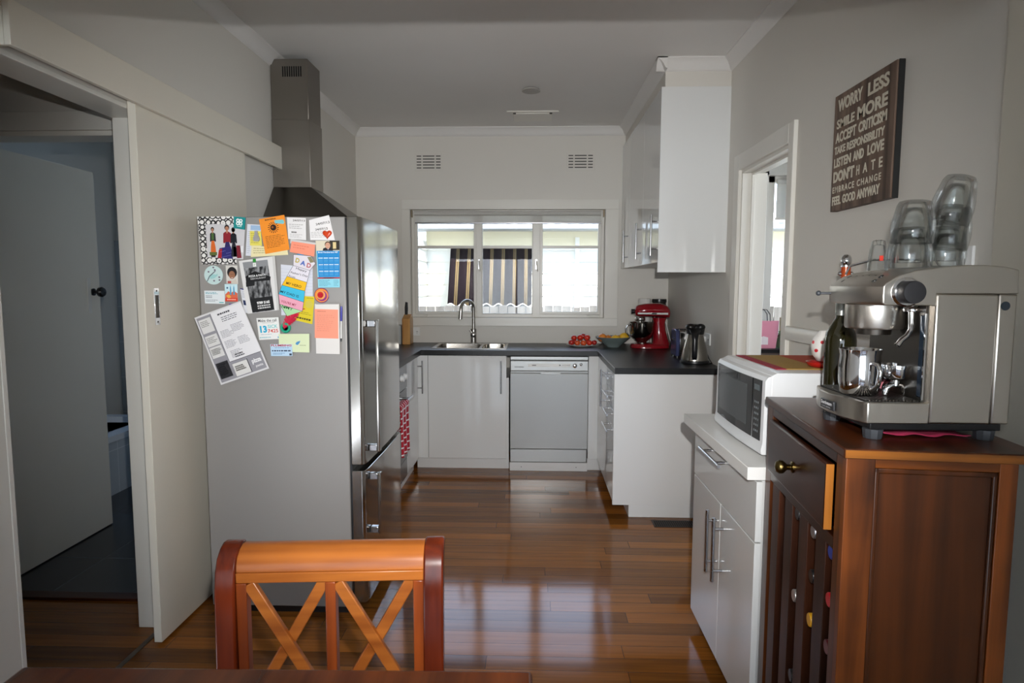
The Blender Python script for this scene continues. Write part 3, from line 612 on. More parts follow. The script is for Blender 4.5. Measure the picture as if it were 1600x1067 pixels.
# papers on the fridge side: a, b count small steps (0.722 mm) right of and below a point on its top left corner
LAY = []
class Sheet:
    """Thin paper lying on the fridge side; its print is laid on it in layers a tenth of a millimetre apart."""
    def __init__(s, poly, color, th=.0004):
        us = [p[0] for p in poly]; vs = [p[1] for p in poly]; bb = (min(us), min(vs), max(us), max(vs))
        s.z = max([.0002] + [t_ for q, t_ in LAY if q[0] < bb[2] and q[2] > bb[0] and q[1] < bb[3] and q[3] > bb[1]])   # lies on whatever is under it
        LAY.append((bb, s.z+th+.0008)); s.b = MB(); s.k = 0; s.th = th; s.poly = poly
        s.b.prism(poly, lambda u, v, w: s.at(u, v, w), s.z, s.z+th, ink(color) if isinstance(color, str) else color)
    def at(s, u, v, w): return (-1.372+u*.000722, 2.5178-w, 1.708-v*.000722)
    def pt(s, a, c):     # a, c 0..1 across and down a four-cornered sheet
        p = s.poly; x0 = (p[0][0]+(p[1][0]-p[0][0])*a, p[0][1]+(p[1][1]-p[0][1])*a); x1 = (p[3][0]+(p[2][0]-p[3][0])*a, p[3][1]+(p[2][1]-p[3][1])*a)
        return (x0[0]+(x1[0]-x0[0])*c, x0[1]+(x1[1]-x0[1])*c)
    def poly_(s, pts, color):
        s.k += 1; w = s.z+s.th+.000016*min(s.k, 46)
        s.b.add([s.at(u, v, w) for u, v in pts], [list(range(len(pts)))], ink(color) if isinstance(color, str) else color); return s
    def rect(s, a0, c0, a1, c1, color): return s.poly_([s.pt(a0, c0), s.pt(a1, c0), s.pt(a1, c1), s.pt(a0, c1)], color)
    def disc(s, a, c, r, color, n=18, q=1.0):
        x, y = s.pt(a, c); return s.poly_([(x+r*math.cos(2*math.pi*k/n), y+r*q*math.sin(2*math.pi*k/n)) for k in range(n)], color)
    def lines(s, a0, c0, a1, c1, n, color, thick=.35, seed=1):
        rr = random.Random(seed); h = (c1-c0)/n
        for i in range(n):
            x = a0
            end = a1 - (a1-a0)*rr.random()*.35
            while x < end:
                w = (a1-a0)*(.06+.12*rr.random()); s.rect(x, c0+i*h, min(x+w, end), c0+i*h+h*thick, color); x += w+(a1-a0)*.03
        return s
    def text(s, body, a0, c0, a1, c1, color, bold=.02):
        s.k += 1; w = s.z+s.th+.000016*min(s.k, 46)
        s.b.text(body, lambda u, v, q: s.at(*s.pt(u, v), w), a0, a1, c1, c0, ink(color), bold=bold); return s
    def done(s, name, label, cat, group=None, bevel=0):
        return tag(s.b.build(name, smooth=0, recalc=False, bevel=bevel), label, cat, group)
def magnet_disc(name, parts, label, cat='magnet'):
    """round magnets: parts [(a, b, radius, depth0, depth1, colour)]"""
    m = MB()
    for (a, c, r, d0, d1, col) in parts:
        x, z = -1.372+a*.000722, 1.708-c*.000722; r *= .000722
        m.lathe([(0, d0), (r, d0), (r, d1*.8+d0*.2), (r*.92, d1), (0, d1)], (x, 2.5178, z), ink(col, .3) if isinstance(col, str) else col, 28, 'y', Matrix.Scale(-1, 3, (0, 1, 0)))
    return tag(m.build(name, smooth=40), label, cat)

def damask():
    m = bpy.data.materials.new('damask_print'); m.use_nodes = True; n = m.node_tree.nodes; l = m.node_tree.links; b = n['Principled BSDF']; b.inputs['Roughness'].default_value = .5
    t = n.new('ShaderNodeTexCoord'); v = n.new('ShaderNodeTexVoronoi'); v.inputs['Scale'].default_value = 46; v.inputs['Randomness'].default_value = .3
    nz = n.new('ShaderNodeTexNoise'); nz.inputs['Scale'].default_value = 170; l.new(t.outputs['Object'], nz.inputs['Vector'])
    mx = n.new('ShaderNodeMix'); mx.data_type = 'VECTOR'; mx.inputs[0].default_value = .004; l.new(t.outputs['Object'], mx.inputs[4]); l.new(nz.outputs['Color'], mx.inputs[5]); l.new(mx.outputs[1], v.inputs['Vector'])
    s = n.new('ShaderNodeMath'); s.operation = 'SINE'; q = n.new('ShaderNodeMath'); q.operation = 'MULTIPLY'; q.inputs[1].default_value = 14; l.new(v.outputs['Distance'], q.inputs[0]); l.new(q.outputs[0], s.inputs[0])
    r = n.new('ShaderNodeValToRGB'); r.color_ramp.interpolation = 'CONSTANT'; r.color_ramp.elements[0].color = lin('#e9e7e4'); r.color_ramp.elements[1].position = .30; r.color_ramp.elements[1].color = lin('#151517')
    l.new(s.outputs[0], r.inputs[0]); l.new(r.outputs[0], b.inputs['Base Color']); return m
def grey_photo():
    m = bpy.data.materials.new('grey_photo_print'); m.use_nodes = True; n = m.node_tree.nodes; l = m.node_tree.links; b = n['Principled BSDF']; b.inputs['Roughness'].default_value = .35
    t = n.new('ShaderNodeTexCoord'); mp = n.new('ShaderNodeMapping'); mp.inputs['Scale'].default_value = (60, 1, 22); l.new(t.outputs['Object'], mp.inputs[0])
    nz = n.new('ShaderNodeTexNoise'); nz.inputs['Scale'].default_value = 1.3; nz.inputs['Detail'].default_value = 4; l.new(mp.outputs[0], nz.inputs['Vector'])
    r = n.new('ShaderNodeValToRGB'); r.color_ramp.elements[0].position = .40; r.color_ramp.elements[0].color = lin('#191a1c'); r.color_ramp.elements[1].position = .68; r.color_ramp.elements[1].color = lin('#a8a9ab'); l.new(nz.outputs['Fac'], r.inputs[0]); l.new(r.outputs[0], b.inputs['Base Color']); return m
s = Sheet([(30, 66), (247, 64), (243, 328), (46, 331)], damask()); s.done('patterned_page', 'white page with a black damask pattern in the top corner of the fridge', 'page')
s = Sheet([(76, 108), (300, 118), (282, 302), (80, 291)], '#cfcdd0')
s.rect(.16, -.02, .8, .0, '#cfcdd0')
def figure(cx, top, sc, hair, skin, top_c, low_c, wid=1.0):
    e = lambda x, y: (cx+x*sc*wid, top+y*sc)
    s.poly_([e(-9, 100), e(-17, 150), e(-20, 205), e(22, 205), e(19, 150), e(9, 100)], low_c)
    s.poly_([e(-8, 42), e(-20, 52), e(-22, 110), e(-12, 112), e(-10, 104), e(12, 104), e(14, 112), e(24, 110), e(21, 52), e(8, 42)], top_c)
    s.poly_([e(-5, 32), e(-5, 46), e(0, 56), e(5, 46), e(5, 32)], skin)
    s.poly_([e(13*math.cos(q/9*math.pi), 18+17*math.sin(q/9*math.pi)) for q in range(18)], hair)
    s.poly_([e(9.5*math.cos(q/9*math.pi), 23+12*math.sin(q/9*math.pi)) for q in range(18)], skin)
    s.poly_([e(-5, 20), e(-2, 20), e(-2, 22), e(-5, 22)], hair); s.poly_([e(2, 20), e(5, 20), e(5, 22), e(2, 22)], hair); s.poly_([e(-4, 29), e(4, 29), e(2, 31), e(-2, 31)], '#8e3f3c')
figure(114, 122, .74, '#1d1614', '#b5846a', '#23222b', '#d86a2c'); s.poly_([(107, 158), (121, 158), (121, 195), (107, 195)], '#4d6b3a'); s.poly_([(92, 262), (136, 262), (134, 280), (94, 280)], '#5d6a35'); s.poly_([(100, 280), (128, 280), (126, 290), (102, 290)], '#221e1d')
figure(196, 110, .92, '#1b1312', '#b98467', '#8c1f2b', '#28245e', 1.15); s.poly_([(150, 240), (215, 230), (225, 298), (140, 296)], '#2c2870'); s.poly_([(146, 250), (165, 242), (160, 296), (138, 294)], '#a8232d')
for q in range(16): s.disc(0, 0, .1, '#2c2870'); x = 152+(q*37) % 66; y = 244+(q*23) % 48; s.poly_([(x, y), (x+3, y), (x+3, y+3), (x, y+3)], '#8f8fd0')
figure(232, 124, .80, '#191112', '#b07c5f', '#191b24', '#20202c'); s.poly_([(228, 232), (246, 232), (244, 292), (232, 292)], '#e4e3e6'); s.poly_([(266, 228), (286, 228), (284, 264), (268, 264)], '#e4e3e6'); s.poly_([(246, 225), (268, 225), (274, 294), (248, 296)], '#7d2230')
s.done('family_photo', 'colour print of three children in bright outfits on the patterned page', 'photo')
s = Sheet([(240, 66), (306, 72), (299, 139), (237, 130)], '#168a8b', th=.003)
for a, c in ((.36, .30), (.62, .30), (.36, .56), (.62, .56)): s.disc(a, c, 10, '#e8f4f3'); s.disc(a, c, 4, '#168a8b')
s.rect(.40, .34, .58, .52, '#e8f4f3'); s.rect(.30, .76, .72, .82, '#bfe2e0')
s.done('square_magnet', 'square teal magnet with a white looped emblem beside the family photo', 'magnet')
s = Sheet([(316, 108), (392, 112), (386, 286), (300, 282)], '#d8dbe4'); s.rect(.25, .03, .98, .18, '#9db9d8'); s.lines(.08, .22, .3, .95, 12, '#b4b7c4'); s.done('lined_note', 'pale lined note behind the yellow slip and the orange flyer', 'note')
s = Sheet([(336, 226), (536, 240), (541, 277), (330, 290)], '#e6dcae'); s.lines(.06, .2, .5, .8, 3, '#b5aa80'); s.done('cream_card', 'cream card sticking out below the orange flyer', 'card')
s = Sheet([(330, 146), (392, 148), (396, 228), (328, 226)], '#e4d865'); s.lines(.1, .15, .9, .9, 6, '#a59c46'); s.done('yellow_slip', 'yellow slip of paper held under the silver clip magnet', 'note')
s = Sheet([(384, 82), (527, 58), (551, 249), (414, 273)], '#f0912a')
s.lines(.22, .04, .68, .085, 1, '#7a4a16', .8)
for k in range(16):
    q = 2*math.pi*k/16; x, y = s.pt(.5, .30); s.poly_([(x+20*math.cos(q-.08), y+20*math.sin(q-.08)), (x+20*math.cos(q+.08), y+20*math.sin(q+.08)), (x+31*math.cos(q+.06), y+31*math.sin(q+.06)), (x+31*math.cos(q-.06), y+31*math.sin(q-.06))], '#3a2010')
s.disc(.5, .30, 17, '#2c1a10'); s.disc(.47, .29, 6, '#9a5a1e'); s.lines(.12, .52, .9, .88, 8, '#6b3d12', .28, 5); s.poly_([(470, 88), (520, 84), (527, 98), (522, 108), (474, 104)], '#7ec4c9')
s.done('orange_flyer', 'orange flyer with a black sun drawing at the top of the fridge', 'flyer')
m_ = MB()
def FP(a, c, d): return (-1.372+a*.000722, 2.5178-d, 1.708-c*.000722)
m_.loft([[FP(366+x*(1-.02*k), 180+y, d) for x, y in ((-9, -34), (9, -34), (11, -14), (20, 2), (22, 14), (14, 24), (-14, 24), (-22, 14), (-20, 2), (-11, -14))] for k, d in ((0, .004), (3, .010), (8, .013))], P('magnet_pewter', '#b9b7b4', .38, .5, bump=.02))
tag(m_.build('clip_magnet', smooth=40), 'pear-shaped silver clip magnet on the yellow slip', 'magnet')
s = Sheet([(542, 72), (648, 76), (646, 197), (546, 190)], '#e3e1e1'); s.text('24/07/13', .3, .08, .95, .17, '#55524f'); s.lines(.08, .3, .9, .55, 3, '#a9a6a5'); s.lines(.2, .64, .5, .72, 1, '#55524f', .8); s.lines(.1, .76, .85, .95, 3, '#b5b2b0'); s.done('receipt', 'white receipt held by the round white magnet', 'receipt')
magnet_disc('button_magnet', [(613, 132, 26, .0035, .0075, '#2b2b2d'), (613, 132, 22, .0075, .0095, '#eeeae4')], 'round white magnet with a dark rim on the receipt')
s = Sheet([(660, 86), (772, 58), (802, 196), (664, 195)], '#e6e4e4'); s.text('24/07/13', .3, .22, .95, .32, '#4e4b49'); s.text('24/07/13', .25, .46, .8, .56, '#4e4b49'); s.lines(.05, .62, .9, .92, 4, '#a8a6a4', .3, 3); s.done('torn_letter', 'torn white letter held by the heart magnet', 'letter')
m_ = MB(); hp = []
for k in range(26):
    q = 2*math.pi*k/26; hp.append((762+27*.0625*16*math.sin(q)**3*.95, 163-27*.0625*(13*math.cos(q)-5*math.cos(2*q)-2*math.cos(3*q)-math.cos(4*q))))
cx = 762; cy = 163
m_.loft([[FP(x, y, .004) for x, y in hp], [FP(x, y, .008) for x, y in hp], [FP(cx+(x-cx)*.75, cy+(y-cy)*.75, .012) for x, y in hp]], P('heart_red', '#d2451c', .3, bump=.01))
tag(m_.build('heart_magnet', smooth=50), 'orange-red heart magnet on the torn letter', 'magnet')
s = Sheet([(560, 190), (702, 212), (696, 226), (556, 214)], '#cbc9c7'); s.done('paper_strip', 'pale strip of paper along the top of the salmon note', 'paper')
s = Sheet([(566, 203), (697, 222), (690, 287), (553, 262)], '#f59478'); s.lines(.1, .25, .8, .7, 2, '#e07f66'); s.done('salmon_note', 'blank salmon note above the tie-shaped card', 'note')
s = Sheet([(700, 200), (833, 200), (830, 457), (708, 459)], '#8ccfe0')
s.rect(0, 0, 1, .215, '#d7cfb9'); s.rect(.58, 0, 1, .2, '#2f2a22'); s.rect(.72, .03, .86, .17, '#d9c58f'); s.poly_([(738, 255), (742, 242), (757, 236), (780, 236), (792, 244), (797, 255)], '#1e2026'); s.poly_([(763, 238), (775, 238), (769, 254)], '#e5e5e5'); s.poly_([(768, 242), (771, 242), (770, 254), (767, 254)], '#2c4c8c'); s.disc(.505, .082, 17, '#5a4532', q=1.05); s.disc(.505, .105, 14, '#d09f84', q=1.2); s.rect(.45, .085, .475, .092, '#40302a'); s.rect(.53, .085, .555, .092, '#40302a'); s.rect(.47, .142, .54, .149, '#9a5448')
s.rect(.04, .215, 1, .775, '#1f86c8'); s.text('Brad Pemberton MP', .08, .228, .93, .262, '#dcecf6', .02)
for i in range(4):
    for j in range(3):
        s.rect(.08+i*.23, .36+j*.14, .27+i*.23, .378+j*.14, '#cfe4f2')
        for q in range(4): s.rect(.085+i*.23, .39+j*.14+q*.02, .26+i*.23, .397+j*.14+q*.02, '#5aa8d8')
s.rect(.0, .78, 1, .81, '#b02a40'); s.rect(.25, .788, .75, .803, '#e5a5af'); s.lines(.06, .84, .6, .98, 5, '#4f8fa4', .35, 8); s.lines(.72, .84, .95, .98, 5, '#4f8fa4', .35, 9)
s.done('magnetic_calendar', 'blue magnetic calendar with a smiling man in a suit at its top', 'calendar')
s = Sheet([(110+53*math.cos(2*math.pi*k/36), 390+53*math.sin(2*math.pi*k/36)) for k in range(36)], '#c5dcdb', th=.002)
s.poly = [(57, 337), (163, 337), (163, 443), (57, 443)]
s.poly_([(70, 425), (85, 395), (120, 365), (124, 368), (90, 398), (74, 427)], '#5c6470'); s.poly_([(85, 402), (105, 385), (125, 388), (132, 380), (134, 392), (115, 408), (95, 412)], '#9fd0cf')
for x, y in ((82, 372), (110, 348), (118, 362), (142, 402), (143, 418), (112, 422)): s.poly_([(x-6, y), (x-2, y-5), (x+5, y-4), (x+6, y+2), (x, y+5)], '#6f6375')
s.done('round_sticker', 'round pale blue sticker with a bird on a twig', 'sticker')
s = Sheet([(180, 336), (247, 336), (247, 440), (182, 437)], '#d5d2cc'); s.disc(.52, .38, 28, '#1d1c1f', q=1.1); s.disc(.5, .52, 18, '#9c6d52', q=1.25); s.rect(.40, .48, .47, .50, '#2d1d18'); s.rect(.55, .48, .62, .50, '#2d1d18'); s.rect(.43, .66, .58, .69, '#e6d9d2'); s.poly_([(184, 437), (196, 414), (215, 420), (236, 412), (247, 440)], '#cfc7bb'); s.rect(.1, .86, .4, .98, '#b34a46'); s.done('portrait_photo', 'small portrait photo of a child in a black beanie', 'photo')
s = Sheet([(170, 440), (243, 440), (242, 538), (171, 537)], '#c9e6ee')
s.poly_([(172, 498), (190, 480), (205, 490), (222, 478), (242, 492), (242, 520), (172, 520)], '#d9694c')
for x in (203, 222): s.poly_([(x-5, 500), (x-3, 460), (x, 445), (x+3, 460), (x+5, 500)], '#4f9cc0')
s.disc(.2, .22, 5, '#24507a'); s.rect(0, .80, 1, 1, '#d8412b'); s.lines(.15, .86, .9, .95, 1, '#f3b6a4', .7); s.poly_([(175, 505), (195, 498), (205, 515), (190, 520)], '#e7b04a')
s.done('postcard', 'small red and blue postcard with two pointed towers', 'postcard')
s = Sheet([(52, 477), (168, 478), (168, 552), (54, 549)], '#e2e9ec'); s.lines(.06, .12, .85, .3, 2, '#55a8b8', .5, 2); s.lines(.06, .38, .4, .62, 2, '#6a6f78', .4, 3); s.lines(.06, .7, .7, .9, 2, '#8a9098', .4, 4); s.rect(.72, .86, .95, .92, '#35b0b0'); s.done('business_card', 'white business card with blue print under the round sticker', 'card')
s = Sheet([(258, 462), (284, 468), (300, 604), (276, 600)], '#dcdde2'); s.rect(.0, .0, 1, .05, '#3b3f7a'); s.rect(.2, .48, .9, .68, '#1f2c52'); s.lines(.1, .1, .9, .4, 6, '#9a9ca6'); s.done('folded_leaflet', 'narrow white leaflet peeping out beside the restaurant menu', 'leaflet')
s = Sheet([(262, 312), (466, 284), (482, 584), (302, 606)], '#dddcdb', th=.0015); s.rect(.93, 0, 1, 1, '#c9c8c6'); s.done('menu_back_page', 'white folded page behind the black restaurant menu', 'page')
s = Sheet([(284, 320), (425, 304), (456, 584), (330, 601)], grey_photo()); s.rect(0, 0, 1, .12, '#8d8f92')
s.poly_([(298, 398), (352, 368), (440, 398), (438, 418), (300, 430)], '#141416'); s.text('PIZZA & PASTA', .14, .265, .84, .305, '#e4e4e4', .03); s.text('RESTAURANT', .2, .325, .84, .355, '#bdbdbd', .02); s.poly_([(299, 430), (350, 424), (348, 448), (300, 456)], '#1b1b1d'); s.rect(0.02, .72, .99, .99, '#19191b'); s.text('9789 5165', .28, .795, .84, .85, '#f0f0f0', .04); s.lines(.28, .87, .9, .96, 2, '#c9c9c9', .6, 3)
s.done('restaurant_menu', 'black and white restaurant menu with a street photo', 'menu')
def clip(name, a, c, col, lab):
    m = MB(); k = P('clip_'+col.strip('#'), col, .3, bump=.01)
    m.loft([[FP(a+x, c+y, d) for x, y in ((-8, -34), (8, -34), (9, -14), (-9, -14))] for d in (.004, .012)], k)
    m.lathe([(.0, .003), (.0145, .003), (.0145, .009), (.0125, .011), (0, .011)], FP(a, c, 0), k, 24, 'y', Matrix.Scale(-1, 3, (0, 1, 0)))
    o = tag(m.build(name, smooth=40), lab, 'magnet'); f = MB(); f.loft([[FP(a+x, c+y, d) for x, y in ((-9, -10), (9, -12), (10, 9), (-8, 11))] for d in (.0105, .0118)], WHITEP)
    f.loft([[FP(a+x, c+y, d) for x, y in ((-4, 0), (-1, 4), (5, -6), (4, -7), (-1, 1), (-3, -2))] for d in (.0117, .0121)], k); f.build('face', o, smooth=0); return o
clip('clip_magnet', 351, 333, '#2f9136', 'green clip magnet with a tick on top of the restaurant menu')
s = Sheet([(-2, 630), (265, 534), (416, 914), (136, 1011)], '#d9d8da', th=.001); s.rect(.03, .025, .97, .975, '#94939a')
s.rect(.33, .02, .985, .74, '#e6e5e8'); s.rect(.325, .02, .333, .74, '#3c3b40'); s.rect(.333, .735, .985, .742, '#55545a')
for c0 in (.06, .30, .47): s.rect(.05, c0, .30, c0+.20 if c0 < .1 else c0+.155, '#dad9d8'); s.lines(.07, c0+.03, .28, c0+.12, 4, '#8c8b88', .5, int(c0*100))
s.rect(.05, .70, .30, .93, '#26262a'); s.lines(.08, .73, .27, .9, 7, '#86868a', .35, 4); s.rect(.36, .78, .66, .96, '#dcdbd9'); s.lines(.39, .82, .63, .9, 3, '#8f8e8c', .6, 6); s.rect(.66, .77, .675, .965, '#2c2c30')
s.lines(.46, .06, .74, .085, 1, '#4a4a50', .9); s.lines(.5, .12, .9, .2, 3, '#6d6d74', .4, 11)
for i, (a, c) in enumerate(((.38, .30), (.62, .26), (.38, .45), (.66, .45), (.42, .6))): s.lines(a, c, a+.26, c+.11, 6, '#77767e', .35, 20+i)
s.lines(.48, .655, .72, .72, 2, '#3f3f46', .5, 2); s.text('pizza', .74, .80, .93, .88, '#ecebed', .04); s.text('pasta', .78, .895, .93, .935, '#dcdbdd', .03)
s.done('price_list', 'large grey takeaway price list hanging askew over the edge of the fridge', 'price list')
clip('clip_magnet', 208, 584, '#53309a', 'purple clip magnet at the top of the tilted price list')
s = Sheet([(354, 630), (479, 624), (488, 746), (366, 753)], '#e7e8e6', th=.0015); s.text('Make the call', .06, .06, .9, .19, '#3b3b3f', .01); s.rect(.24, .225, .8, .235, '#6a6a6e'); s.text('13', .10, .36, .42, .68, '#27a9cf', .05); s.text('SICK', .47, .33, .92, .48, '#6fc3c4', .02); s.text('7425', .45, .53, .93, .69, '#d2413a', .02); s.lines(.12, .75, .85, .8, 1, '#99aabb', .4, 2); s.lines(.04, .88, .6, .95, 1, '#79b7c4', .5, 3); s.rect(.88, .88, .95, .95, '#2e9fd0'); s.done('doctor_magnet', 'white after-hours magnet reading 13 SICK 7425', 'magnet')
s = Sheet([(494, 330), (673, 346), (668, 610), (488, 614)], '#d3d6e0', th=.0008)
for k in range(14): s.rect(0, .08+k*.065, 1, .084+k*.065, '#b3b8c8')
s.done('lined_sheet', 'large ruled sheet of paper behind the tie-shaped card', 'paper')
s = Sheet([(622, 506), (680, 509), (664, 664), (560, 640)], '#d9c52a'); s.lines(.3, .06, .95, .1, 1, '#8f8420', .6); s.disc(.62, .3, 22, '#cfc04e'); s.lines(.1, .62, .9, .74, 2, '#8f8420', .35, 5); s.lines(.05, .84, .95, .92, 1, '#4a4412', .8); s.done('yellow_sheet', 'mustard yellow sheet behind the red feather', 'paper')
s = Sheet([(478, 718), (652, 716), (650, 822), (478, 818)], '#d8e3bc'); s.poly_([(572, 772), (580, 762), (600, 756), (596, 768), (585, 780), (576, 778)], '#4e93c4'); s.lines(.68, .6, .9, .72, 1, '#a7b48c'); s.done('pale_green_note', 'pale green note with a small blue bird', 'note')
# tie-shaped card
TY = [(575, 276), (672, 284), (697, 326), (664, 364), (646, 430), (633, 478), (625, 540), (616, 590), (528, 618), (490, 552), (485, 495), (505, 445), (535, 396), (572, 336)]
s = Sheet(TY, '#dcd6dd', th=.0008); s.poly = [(480, 270), (700, 270), (700, 620), (480, 620)]
s.poly_([(572, 336), (664, 364), (646, 430), (535, 396)], '#dfdbe4'); s.poly_([(535, 396), (646, 430), (633, 478), (505, 445)], '#efbb1f'); s.poly_([(505, 445), (633, 478), (625, 540), (485, 495)], '#3fbadd'); s.poly_([(485, 495), (625, 540), (616, 590), (490, 552)], '#e8a4b8'); s.poly_([(490, 552), (616, 590), (528, 618)], '#a9d8a4')
for p, q in (((572, 336), (664, 364)), ((535, 396), (646, 430)), ((505, 445), (633, 478)), ((485, 495), (625, 540)), ((490, 552), (616, 590)), ((572, 336), (535, 396)), ((535, 396), (505, 445)), ((505, 445), (485, 495)), ((664, 364), (646, 430)), ((646, 430), (633, 478)), ((633, 478), (625, 540)), ((625, 540), (616, 590)), ((490, 552), (528, 618)), ((575, 276), (672, 284)), ((672, 284), (697, 326)), ((697, 326), (664, 364)), ((575, 276), (572, 336))):
    dx, dy = q[0]-p[0], q[1]-p[1]; L = math.hypot(dx, dy); nx, ny = -dy/L*.9, dx/L*.9; s.poly_([(p[0]+nx, p[1]+ny), (q[0]+nx, q[1]+ny), (q[0]-nx, q[1]-ny), (p[0]-nx, p[1]-ny)], '#3a3440')
def wr(body, x0, y0, x1, y1, h, col, bold=.01):   # lettering along a slope
    s.k += 1; w = s.z+s.th+.000016*min(s.k, 46); L = math.hypot(x1-x0, y1-y0); ex, ey = (x1-x0)/L, (y1-y0)/L
    s.b.text(body, lambda u, v, q: s.at(x0+ex*u+ey*v, y0+ey*u-ex*v, w), 0, L, 0, h, ink(col), bold=bold)
wr('D', 583, 318, 604, 324, 26, '#b9a842', .04); wr('A', 610, 332, 638, 340, 26, '#4866b8', .04); wr('D', 645, 346, 668, 352, 26, '#b8666c', .04); s.poly_([(652, 290), (672, 288), (690, 318), (668, 322)], '#8a8260')
wr('Happy', 585, 360, 645, 378, 15, '#333036'); wr("Father's Day", 556, 382, 650, 404, 14, '#333036'); wr('From', 545, 398, 580, 408, 11, '#333036'); wr('MY HERO', 528, 440, 612, 462, 15, '#3c2c10'); wr('MY DAD IS', 494, 486, 596, 516, 14, '#14303e'); wr("YOU'RE MY", 495, 540, 580, 564, 14, '#a02a44'); wr('I  MY', 500, 568, 560, 588, 15, '#1f5a2a')
hp = [(516+8*math.sin(q)**3, 568-8*(13*math.cos(q)-5*math.cos(2*q)-2*math.cos(3*q)-math.cos(4*q))/16) for q in [2*math.pi*k/20 for k in range(20)]]; s.poly_(hp, '#1f5a2a')
s.done('fathers_day_card', "handmade striped card in the shape of a tie for Father's Day", 'card')
m_ = MB(); m_.loft([[FP(607+x*f, 283+y*f, d) for x, y in ((-18, -8), (-10, -20), (-2, -12), (8, -24), (20, -22), (18, -6), (22, 10), (8, 20), (-12, 18))] for f, d in ((1, .002), (1, .006), (.75, .009))], P('bird_blue', '#4aa3d8', .3, bump=.01)); tag(m_.build('bird_magnet', smooth=50), 'small blue bird magnet on the tie-shaped card', 'magnet')
m_ = MB()
m_.lathe([(.011, .003), (.020, .003), (.022, .006), (.020, .010), (.012, .010), (.011, .006), (.011, .003)], FP(513, 684, 0), P('ring_green', '#1f9a7a', .3, bump=.01), 28, 'y', Matrix.Scale(-1, 3, (0, 1, 0)))
fm = tag(m_.build('feather_magnet', smooth=50), 'red feather on a green ring magnet', 'magnet')
m_ = MB(); rr = random.Random(3); FE = P('feather_red', '#c3143c', .75, var=.3, vscale=90, bump=.3, bscale=200)
for k in range(46):
    q = k/45; x = 508+q*95; y = 690-q*110-10*math.sin(q*3); sp = 26*math.sin(min(1, q*1.25+.08)*math.pi*.86)+6
    for sd in (-1, 1):
        ex, ey = x+sd*sp*.62+14*q+rr.uniform(-3, 3), y+sd*sp*.62-12-rr.uniform(0, 10); m_.add([FP(x-1, y+2, .008+.0002*(k % 5)), FP(x+2, y-2, .008+.0002*(k % 5)), FP(ex, ey, .010+.0006*(k % 4)), FP(ex-3, ey+4, .010+.0006*(k % 4))], [(0, 1, 2, 3)], FE)
m_.tube([FP(506, 692, .009), FP(560, 625, .011), FP(603, 578, .010)], .0006, FE, 6); m_.build('feather', fm, smooth=0, recalc=False)
s = Sheet([(430, 776), (554, 775), (554, 842), (432, 843)], '#b7d3ea', th=.001); s.rect(0, 0, 1, .2, '#c9d9ea'); s.text('PLUMBING', .03, .02, .97, .19, '#b01f3a', .03); s.lines(.2, .28, .9, .36, 1, '#6d8fb0', .5); s.lines(.06, .5, 1.0, .63, 1, '#2d3f5e', .8, 4); s.lines(.1, .74, .7, .9, 2, '#5f87b0', .5, 4); s.rect(.86, .78, .97, .94, '#3d4656'); s.done('plumber_magnet', 'pale blue plumbing magnet below the pale green note', 'magnet')
magnet_disc('spiral_magnet', [(721, 502, 42, .001, .005, '#7a2468'), (721, 502, 38, .005, .006, '#e98d3a'), (724, 505, 29, .006, .007, '#8a2f7a'), (718, 500, 25, .007, .008, '#e4a05a'), (717, 499, 18, .008, .009, '#c9432c'), (718, 500, 13, .009, .016, '#c0162c')], 'round magnet ringed in orange, purple and red')
s = Sheet([(690, 549), (826, 548), (824, 830), (690, 827)], '#dedbd8', th=.004); s.rect(.05, -.005, .98, .01, '#a5a2a0'); s.done('note_pad', 'white shopping note pad on the fridge edge beside the pen', 'note pad')
s = Sheet([(688, 577), (820, 580), (818, 742), (685, 739)], '#f6997f'); s.lines(.12, .06, .5, .12, 1, '#c97e66', .5); s.lines(.1, .2, .85, .8, 9, '#d98a72', .3, 7); s.done('salmon_list', 'salmon paper with a handwritten list stuck on the note pad', 'note')
t = thing('pen', FP(831, 660, .006), 'blue-capped pen hanging beside the white note pad', 'pen')
MB().tube([FP(830, 645, .006), FP(827, 742, .006)], .0032, WHITEP, 10).build('barrel', t); MB().tube([FP(833, 562, .006), FP(832, 580, .006), FP(830, 645, .006)], [.0035, .0045, .0045], P('pen_blue', '#27299a', .25, bump=.01), 12).build('cap', t); MB().tube([FP(827, 742, .006), FP(826, 760, .006)], [.0034, .0025], GREYP, 10).build('end_plug', t)

# ================================================================== ON THE BENCH
t = thing('knife_block', (-1.03, 5.10, .907), 'pale timber knife block in the corner left of the sink', 'knife block')
KW = wood('block_wood', '#a8713a', '#d3a262', 'z', 1)
MB().prism([(5.02, .907), (5.15, .907), (5.15, 1.10), (5.11, 1.15), (5.02, 1.115)], lambda u, v, w: (w, u, v), -1.05, -.985, KW).build('body', t, bevel=.003)
t2 = thing('kitchen_knife', (-1.06, 5.10, 1.13), 'black-handled knife standing in the knife block', 'knife')
MB().prism([(-.011, 0), (.011, 0), (.014, .05), (.012, .10), (-.006, .105), (-.012, .06)], lambda u, v, w: (-1.028+u, 5.09+w, 1.145+v), -.008, .008, BLACKP).build('handle', t2, bevel=.003); MB().box(-1.036, 5.0885, 1.12, -1.022, 5.0915, 1.15, CHROME).build('bolster', t2)
tag(MB().box(-1.105, 5.03, .907, -1.062, 5.16, 1.06, P('grey_plastic_box', '#aeb0ae', .4, bump=.02)).build('knife_sharpener', bevel=.004), 'pale grey box standing against the knife block', 'box')
t = thing('fruit_plate', (.39, 4.95, .907), 'white plate piled with red tomatoes at the bench corner', 'plate')
